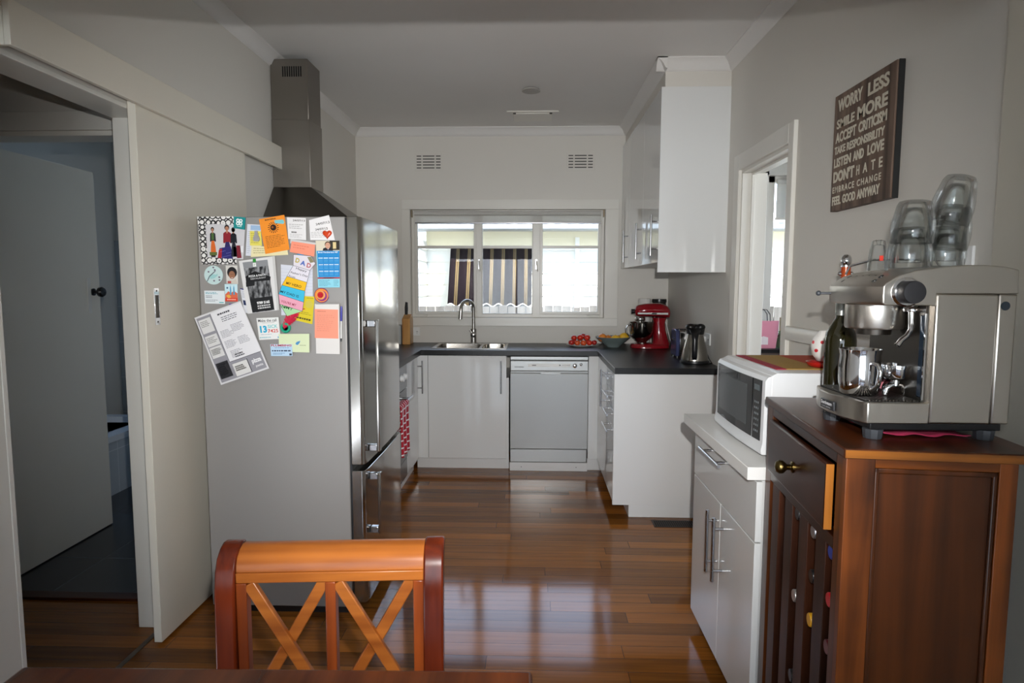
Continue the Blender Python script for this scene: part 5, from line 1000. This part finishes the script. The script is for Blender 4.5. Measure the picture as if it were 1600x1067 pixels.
for s_ in (-1, 1): b.tube([(PX, PY, 1.178), (PX+s_*.010, PY, 1.177), (PX+s_*.018, PY, 1.170), (PX+s_*.021, PY, 1.156)], [.007, .007, .007, .006], CHROME, 12)
b.build('spout', t, smooth=60); MB().tube([(PX, PY+.028, 1.205), (PX, PY+.06, 1.203), (PX, PY+.125, 1.20)], [.008, .012, .011], BLACKP, 14).build('handle', t, smooth=60)
PK = P('pink_towelling', '#c87a84', .95, bump=.8, bscale=260, var=.2, vscale=60)
def cloth(name, x0, x1, y0, y1, z0, amp, seed, m, lab, n=14, th=.003):
    r = random.Random(seed); ph = [r.uniform(0, 6) for _ in range(6)]; b = MB(); rows = []
    for i in range(n+1):
        rows.append([(x0+(x1-x0)*j/n+.004*math.sin(i+ph[0]), y0+(y1-y0)*i/n+.004*math.sin(j*1.3+ph[1]), z0+amp*(.5+.25*math.sin(j*1.1+ph[2]+i*.4)+.25*math.sin(i*.9+ph[3]-j*.3))) for j in range(n+1)])
    b.loft(rows, m, caps=False, closed=False); o = tag(b.build(name, smooth=80), lab, 'cloth'); s = o.modifiers.new('thickness', 'SOLIDIFY'); s.thickness = th; s.offset = 1; return o
cloth('cloth', .755, .806, 1.43, 1.506, 1.156, .030, 2, PK, 'crumpled pink cloth on the drip tray behind the filter holder')
cloth('cloth', .735, .915, 1.320, 1.49, 1.0745, .007, 4, P('magenta_cloth', '#a8284e', .95, bump=.6, bscale=200, var=.3, vscale=30), 'pink cloth lying under the coffee machine', th=.002)
# dark bottle behind the machine
t = thing('glass_bottle', (.80, 1.655, 1.073), 'dark green bottle with white handwriting standing behind the coffee machine', 'bottle')
MB().lathe([(0, 0), (.036, 0), (.038, .004), (.038, .175), (.035, .195), (.024, .215), (.0145, .232), (.0135, .25), (.0135, .275), (0, .275)], (.803, 1.655, 1.0735), P('olive_bottle_glass', '#1c1a08', .07, coat=.5, bump=.004), 36).build('glass_body', t, smooth=50)
MB().lathe([(0, .240), (.0155, .240), (.0155, .268), (.0145, .272), (0, .272)], (.803, 1.655, 1.0735), P('cap_pewter', '#9a9c98', .35, .8, bump=.02), 24).build('cap', t, smooth=50)
b = MB(); b.text('24', lambda u, v, w: (.803+.0383*math.sin(u/.038-.08), 1.655-.0383*math.cos(u/.038-.08), v), .018, .034, 1.196, 1.212, ink('#e8e8e2')); b.build('handwriting', t, smooth=0, recalc=False)
# ---- glasses on top of the machine
GL = clear_glass('clear_glass')
def tumbler_prof(rr_, rb, h, wall=.0022, gap=.010):   # upside-down double-walled tumbler, rim at 0
    return [(rr_, 0), (rr_+.001, .002), (rr_+.0035, h*.30), (rr_+.002, h*.50), (rb+.004, h*.90), (rb, h*.98), (rb-.006, h), (0, h), (0, h-.003), (rb-.010, h-.004), (rb-.006, h*.85), (rr_-.006, h*.42), (rr_-.003, h*.05), (rr_-.0025, 0)]
def tumbler(p, tilt_axis, ang, rr_, rb, h, lab, group, prof=None):
    t = thing('glass_tumbler', p, lab, 'glass', group)
    mt = Matrix.Rotation(R(ang), 3, tilt_axis)
    MB().lathe(prof or tumbler_prof(rr_, rb, h), p, GL, 40, 'z', mt).build('glass_wall', t, smooth=60)
    ip = [(rr_-.008, .012), (rr_-.006, h*.40), (rb-.004, h*.70), (rb-.012, h*.83), (0, h*.86), (0, h*.84), (rb-.014, h*.81), (rb-.007, h*.68), (rr_-.009, h*.40), (rr_-.011, .012)]
    MB().lathe(ip, p, GL, 40, 'z', mt).build('inner_wall', t, smooth=60)
    return t
def ztop(x): return 1.4315 if x > .86 else 1.427 if x > .81 else 1.4205
g = 'upside-down double-walled glasses on the coffee machine'
tumbler((.826, 1.415, 1.4285), 'Y', 0, .040, .032, .088, 'lower glass of the shorter stack on the coffee machine', g)
tumbler((.829, 1.415, 1.482), 'Y', 2, .040, .030, .092, 'upper glass of the shorter stack on the coffee machine', g)
tumbler((.905, 1.420, 1.4325), 'Y', 2, .036, .029, .085, 'bottom glass of the tall leaning stack on the coffee machine', g)
tumbler((.908, 1.420, 1.470), 'Y', 7, .037, .029, .095, 'middle glass of the tall leaning stack on the coffee machine', g)
tumbler((.906, 1.420, 1.524), 'Y', 13, .038, .028, .105, 'top glass of the tall leaning stack on the coffee machine', g)
t = thing('glass_tumbler', (.772, 1.44, 1.4225), 'small narrow upturned glass with a red print beside the stacked glasses', 'glass')
b = MB(); n_ = 32; b.loft([[((.772+r_*(1-.05*(k % 4 == 0))*math.cos(2*math.pi*k/n_)), 1.44+r_*(1-.05*(k % 4 == 0))*math.sin(2*math.pi*k/n_), 1.4235+zz) for k in range(n_)] for r_, zz in ((.0215, 0), (.0215, .002), (.0175, .045), (.013, .066), (.006, .068), (.004, .058), (.012, .056), (.0150, .044), (.0190, .002), (.0193, 0))], GL, caps=False); b.build('glass_wall', t, smooth=40)
b = MB(); b.box(.766, 1.4215, 1.445, .774, 1.4225, 1.456, P('red_print', '#c8382a', .4, bump=.01)); b.build('red_print', t)
t['category'] = 'glass'

# ================================================================== WALL SIGN
SX = XR-.026; SY0, SY1, SZ0, SZ1 = 1.984, 2.369, 1.658, 2.066
t = thing('wall_sign', (XR-.013, 2.176, 1.86), 'dark brown timber sign of cream motto lettering on the right wall', 'sign')
SGW = wood('sign_board', '#33271f', '#7a6456', 'z', 1.1, .55, 0)
MB().box(SX, SY0, SZ0, XR, SY1, SZ1, SGW).build('board', t, bevel=.001)
MB().box(SX+.006, SY0-.0015, SZ0-.0015, XR-.002, SY0, SZ1+.0015, P('sign_edge_black', '#121110', .6, bump=.05)).build('side_edge', t)
LET = P('sign_lettering', '#cdc6b4', .7, var=.15, vscale=40, bump=.03)
b = MB(); Wd = SY1-SY0; Hd = SZ1-SZ0
sf = lambda u, v, w: (SX-.0006-w, SY1-u*Wd, SZ1-v*Hd)
def sl(txt, a0, a1, c0, c1, bold=.035, sp=1.0):
    b.text(txt, sf, a0, a1, c1, c0, LET, depth=.0008, bold=bold, spacing=sp)
sl('WORRY', .07, .50, .045, .150); sl('LESS', .59, .91, .050, .155)
sl('SMILE', .06, .38, .215, .295, .03); sl('MORE', .43, .90, .195, .300)
sl('ACCEPT', .05, .42, .325, .415, .03); sl('CRITICISM', .46, .90, .325, .412, .035)
sl('TAKE', .04, .24, .445, .51, .03); sl('RESPONSIBILITY', .27, .88, .445, .515, .03)
sl('LISTEN', .04, .35, .545, .625); sl('AND', .39, .57, .545, .625); sl('LOVE', .63, .88, .54, .625)
sl("DON'T", .04, .42, .655, .755, .045); sl('H', .46, .51, .672, .75, .02); sl('A', .57, .64, .672, .75, .02); sl('T', .70, .76, .672, .75, .02); sl('E', .82, .87, .672, .75, .02)
sl('EMBRACE', .035, .43, .79, .845, .02, 1.35); sl('CHANGE', .48, .86, .79, .845, .02, 1.35)
sl('FEEL', .035, .20, .875, .95); sl('GOOD', .23, .46, .875, .95); sl('ANYWAY', .49, .85, .872, .95)
b.build('lettering', t, smooth=0)

# ================================================================== DINING CHAIR AND TABLE
CWZ = wood('chair_wood_upright', '#55200b', '#95481c', 'z', 1, .28, .3); CWX = wood('chair_wood_level', '#703510', '#ad662a', 'x', 1, .28, .3); CWD = wood('chair_post_wood', '#380f06', '#6f2a10', 'z', 1, .25, .4)
t = thing('dining_chair', (-.424, 1.262, 0), 'orange-brown timber dining chair with a double X back at the table', 'chair', rz=R(4.5))
back = lambda z: .0 + (.22*(z-.45)*.35 if z > .45 else -.06*(.45-z)) 
PR = [(0, -.0), (.20, -.005), (.45, .0), (.62, .006), (.74, .010), (.79, .018)]
def post(x0, x1):
    f = [(y-.022, z) for z, y in PR] + [(.008, .814), (.026, .829), (.046, .836), (.066, .834)]; r = [(y+.022, z) for z, y in PR] + [(.052, .796), (.064, .808), (.072, .822)]
    return MB().prism(f+r[::-1], lambda u, v, w: (w, u, v), x0, x1, CWD).build('back_post', t, smooth=40, bevel=.004)
post(-.238, -.196); post(.196, .238)
cr = [(.002, .786), (.004, .802), (.012, .816), (.026, .8265), (.044, .832), (.062, .830), (.068, .822), (.058, .811), (.042, .802), (.032, .794), (.028, .786)]
MB().prism(cr, lambda u, v, w: (w, u, v), -.196, .196, CWX).build('crest_rail', t, smooth=50, bevel=.001)
y0, y1 = -.002, .024
MB().box(-.196, y0, .764, .196, y1, .786, CWX).build('upper_rail', t, bevel=.002)
MB().box(-.196, y0-.004, .468, .196, y1-.004, .488, CWX).build('lower_rail', t, bevel=.002)
for x0, x1, nm in ((-.196, -.174, 'inner_stile'), (.174, .196, 'inner_stile'), (-.011, .011, 'centre_stile')): MB().box(x0, y0-.001, .488, x1, y1-.001, .764, CWZ).build(nm, t, bevel=.002)
def brace(x0, z0, x1, z1, dy):
    d = Vector((x1-x0, 0, z1-z0)).normalized(); n = Vector((-d.z, 0, d.x))*.0125; p = Vector((x0, 0, z0)); q = Vector((x1, 0, z1))
    pl = [p+n, q+n, q-n, p-n]
    return MB().prism([(v.x, v.z) for v in pl], lambda u, v, w: (u, w, v), y0+dy, y0+dy+.014, CWX).build('cross_brace', t, bevel=.0025)
for xa, xb in ((-.174, -.011), (.011, .174)):
    brace(xa+.004, .762, xb-.004, .492, .000); brace(xb-.004, .762, xa+.004, .492, .010)
MB().prism([(-.215, -.40), (.215, -.40), (.225, -.03), (-.225, -.03)], lambda u, v, w: (u, v, w), .435, .465, CWX).build('seat', t, bevel=.006)
for x in (-.21, .17): MB().box(x, -.39, 0, x+.04, -.35, .435, CWZ).build('leg', t, bevel=.003)
MB().box(-.196, -.37, .37, .196, -.35, .43, CWX).build('seat_rail', t, bevel=.002)
t = thing('dining_table', (-.425, .984, 0), 'dark timber dining table edge in front of the chair', 'table', rz=R(1.2))
TW = wood('table_wood', '#33150a', '#6e3716', 'y', .6, .24, .4)
MB().box(-.428, -1.75, .720, .428, 0, .750, TW).build('tabletop', t, bevel=.006)
for x in (-.40, .34):
    for y in (-1.72, -.10): MB().box(x, y, 0, x+.06, y+.06, .72, CWZ).build('leg', t, bevel=.003)
b = MB(); b.box(-.38, -1.70, .64, .38, -1.68, .72, CWX); b.box(-.38, -.07, .64, .38, -.05, .72, CWX); b.build('apron', t)
tag(MB().prism([(-.010, -.006), (.004, -.009), (.012, -.001), (.006, .008), (-.008, .007)], lambda u, v, w: (-.385+u*1.2, 2.42+v, w), .0005, .004, P('crumb_brown', '#4a2c1c', .8, bump=.2)).build('leaf_crumb'), 'small brown crumb of leaf on the floorboards behind the chair', 'crumb')

# ================================================================== BATHROOM AND SUNROOM
t = thing('bathtub', (-3.1, 3.9, 0), 'white bathtub with a tiled front seen through the open bathroom door', 'bathtub')
MB().box(-3.495, 3.0, .006, -2.75, 4.6, .36, BT).build('tiled_front', t)
TB2 = P('bath_enamel', '#dfe3e5', .12, coat=.4, bump=.004)
def rr4(x0, x1, y0_, y1_, r, z_):
    o = []
    for cx, cy, a in ((x1-r, y1_-r, 0), (x0+r, y1_-r, 90), (x0+r, y0_+r, 180), (x1-r, y0_+r, 270)):
        for k in range(7): q = R(a+k*15); o.append((cx+r*math.cos(q), cy+r*math.sin(q), z_))
    return o
b = MB(); b.loft([rr4(-3.495, -2.735, 2.99, 4.61, .02, .36), rr4(-3.495, -2.735, 2.99, 4.61, .02, .40), rr4(-3.42, -2.83, 3.08, 4.52, .18, .402), rr4(-3.40, -2.86, 3.12, 4.48, .18, .2), rr4(-3.34, -2.92, 3.2, 4.4, .15, .08), rr4(-3.15, -3.1, 3.5, 4.1, .02, .075)], TB2); b.build('tub', t, smooth=40)
t = thing('toilet', (-2.95, 4.95, .006), 'white toilet beyond the end of the bathtub', 'toilet')
b = MB(); b.loft([ell(-2.93, 4.91, .006, .11, .18), ell(-2.93, 4.91, .12, .10, .17), ell(-2.93, 4.89, .30, .16, .22), ell(-2.93, 4.89, .39, .185, .24), ell(-2.93, 4.89, .41, .185, .24)], TB2); b.build('bowl', t, smooth=60)
b = MB(); b.loft([ell(-2.93, 4.89, .411, .19, .245), ell(-2.93, 4.89, .430, .19, .245), ell(-2.93, 4.89, .446, .18, .235), ell(-2.93, 4.89, .450, .15, .2)], WHITEP); b.build('seat', t, smooth=50)
MB().box(-3.11, 5.05, .40, -2.75, 5.185, .80, TB2).build('cistern', t, bevel=.02)
t = thing('black_bench', (2.2, 4.97, 0), 'black-topped bench under the sunroom window', 'bench')
MB().box(1.25, 4.74, .885, 3.15, 5.19, .912, BEND).build('top', t, bevel=.002); MB().box(1.28, 4.80, 0, 3.12, 5.18, .885, P('bench_cabinet_brown', '#6a5a50', .6, bump=.05)).build('body', t)
t = thing('gift_bag', (1.77, 4.88, .912), 'pink paper bag with cord handles on the black sunroom bench', 'bag')
PB = P('pink_paper', '#d98a9c', .6, bump=.05, bscale=50, var=.08)
b = MB(); b.loft([[(1.67, 4.82, .913), (1.855, 4.82, .913), (1.855, 4.92, .913), (1.67, 4.92, .913)], [(1.66, 4.82, 1.02), (1.868, 4.82, 1.02), (1.862, 4.92, 1.02), (1.665, 4.92, 1.02)], [(1.655, 4.835, 1.118), (1.878, 4.835, 1.122), (1.875, 4.90, 1.118), (1.66, 4.90, 1.118)]], PB); bb = b.build('paper_body', t, smooth=20)
MB().prism([(1.735, .94), (1.795, .94), (1.795, .995), (1.76, 1.005), (1.735, .995)], lambda u, v, w: (u, 4.8185+w, v), -.001, .001, ink('#e9dcdc')).build('label_patch', bb)
for y in (4.837, 4.898): MB().tube([(1.72, y, 1.11), (1.725, y, 1.17), (1.75, y, 1.205), (1.785, y, 1.205), (1.81, y, 1.17), (1.815, y, 1.11)], .003, BLACKP, 8).build('handle', t, smooth=60)
tag(MB().lathe([(0, 0), (.03, 0), (.033, .01), (.033, .06), (.02, .085), (.012, .10), (.012, .13), (0, .13)], (1.915, 4.90, .912), glass('green_glass', (.35, .62, .45)), 24).build('green_bottle', smooth=50), 'small green glass bottle beside the pink bag', 'bottle')
tag(MB().lathe([(0, 0), (.06, 0), (.065, .01), (.065, .24), (.05, .27), (.035, .28), (.035, .33), (.05, .335), (.05, .36), (0, .36)], (1.76, 5.08, .912), P('pale_blue_plastic', '#b7c9d6', .2, bump=.01), 28).build('water_jar', smooth=50), 'pale blue jar with a lid behind the pink bag', 'jar')
tag(MB().box(1.945, 4.95, .912, 2.04, 5.0, 1.14, P('cream_carton', '#d8c8a4', .6, bump=.03)).build('cream_carton', bevel=.002), 'cream carton at the right end of the sunroom bench behind the green bottle', 'carton')

# ================================================================== OUTSIDE THE WINDOWS
sbox('ground', -12, 5.36, -.3, 14, 16, -.2, P('yard_concrete', '#a8a49c', .9, bump=.3, bscale=20, var=.1))
t = thing('neighbour_house', (0, 8.4, -.2), 'white weatherboard house across the side yard', 'house')
WBD = P('weatherboard_white', '#e6e4da', .55, bump=.06, bscale=60, var=.04, vscale=2)
def siding(fn, w0, w1, z0, z1, name):
    pr = []; z_ = z0
    while z_ < z1-.001: zt = min(z_+.145, z1); pr += [(.020, z_), (.004, zt)]; z_ = zt
    pr += [(-.10, z1), (-.10, z0)]
    return MB().prism(pr, fn, w0, w1, WBD).build(name, t, smooth=0)
siding(lambda u, v, w: (w, 8.2-u, v), -1.38, 8, -.2, 1.88, 'boarded_wall')
siding(lambda u, v, w: (-1.38+u, w, v), 7.42, 8.2, -.2, 1.95, 'return_wall')
siding(lambda u, v, w: (w, 7.42-u, v), -8, -1.38, -.2, 2.4, 'wing_wall')
CRM = P('frieze_cream', '#e2d9ba', .6, bump=.03)
MB().box(-1.38, 8.17, 1.88, 8, 8.3, 2.10, CRM).build('frieze_board', t); MB().box(.545, 8.15, -.2, .60, 8.2, 2.0, WBD).build('cover_strip', t, bevel=.003)
EV = P('gutter_grey', '#9aa0a4', .5, bump=.03)
MB().prism([(7.78, 2.07), (7.78, 2.15), (7.88, 2.15), (7.88, 2.07)], lambda u, v, w: (w, u, v), -1.5, 8, EV).build('gutter', t, bevel=.01)
MB().box(-1.5, 7.88, 2.075, 8, 8.25, 2.09, P('soffit_grey', '#b4b6b6', .6, bump=.03)).build('soffit', t)
ROOF = P('roof_iron', '#c4c5c2', .45, .3, bump=.05)
def corr(fn, u0, u1, v0, v1, pitch, amp, m, per=10):
    n = int((u1-u0)/pitch*per); b = MB(); a = [fn(u0+(u1-u0)*k/n, v0, amp*math.sin(2*math.pi*k/per)) for k in range(n+1)]; c = [fn(u0+(u1-u0)*k/n, v1, amp*math.sin(2*math.pi*k/per)) for k in range(n+1)]
    return b.loft([a, c], m, caps=False, closed=False)
o = corr(lambda u, v, w: (u, 7.76+v, 2.17+v*.42+w), -1.6, 8, 0, 5, .15, .02, ROOF).build('roof', t, smooth=80); o.modifiers.new('thickness', 'SOLIDIFY').thickness = .004
o = corr(lambda u, v, w: (u, 7.36+v, 2.4+v*.42+w), -8, -1.3, 0, 5, .15, .02, ROOF).build('roof', t, smooth=80); o.modifiers.new('thickness', 'SOLIDIFY').thickness = .004
AW = stripes('awning_stripes', [(0, '#1a1316'), (.30, '#6a5a3e'), (.40, '#3e2c24'), (.46, '#6e6044'), (.56, '#1a1316')], .146, 'X', .9)
o = corr(lambda u, v, w: (u, 8.14-.36*v, 1.87-.735*v+w), -1.055, -.01, 0, 1, .146, .018, AW, 14).build('window_awning', t, smooth=80); o['label'] = 'brown and cream striped corrugated awning'
s_ = o.modifiers.new('thickness', 'SOLIDIFY'); s_.thickness = .004
b = MB(); zz = 1.13; b.tube([(-1.055+1.045*k/98, 7.776, 1.138+.018*math.sin(2*math.pi*k/14)) for k in range(99)], .006, P('awning_edge_white', '#eceae4', .5, bump=.02), 6); b.build('scalloped_edge', o)
MB().box(-1.0, 8.12, 1.0, -.06, 8.18, 1.80, P('far_window_dark', '#565a60', .1, bump=.01)).build('window', t)
t = thing('paling_fence', (0, 7.2, -.2), 'grey weathered paling fence between the two houses', 'fence')
FN = wood('weathered_paling', '#4a4641', '#75706a', 'z', .6, .85, 0)
b = MB(); rr = random.Random(9); x = -6.0
while x < 7: b.box(x, 7.19+rr.uniform(-.004, .004), -.2, x+.096, 7.205, 1.145+rr.uniform(-.012, .012), FN); x += .104
b.build('palings', t, bevel=.002); MB().box(-6, 7.205, .95, 7, 7.25, 1.03, FN).build('fence_rail', t); MB().box(-6, 7.205, .1, 7, 7.25, .18, FN).build('fence_rail', t)
for o in bpy.data.objects:
    if '_local' in o: del o['_local']
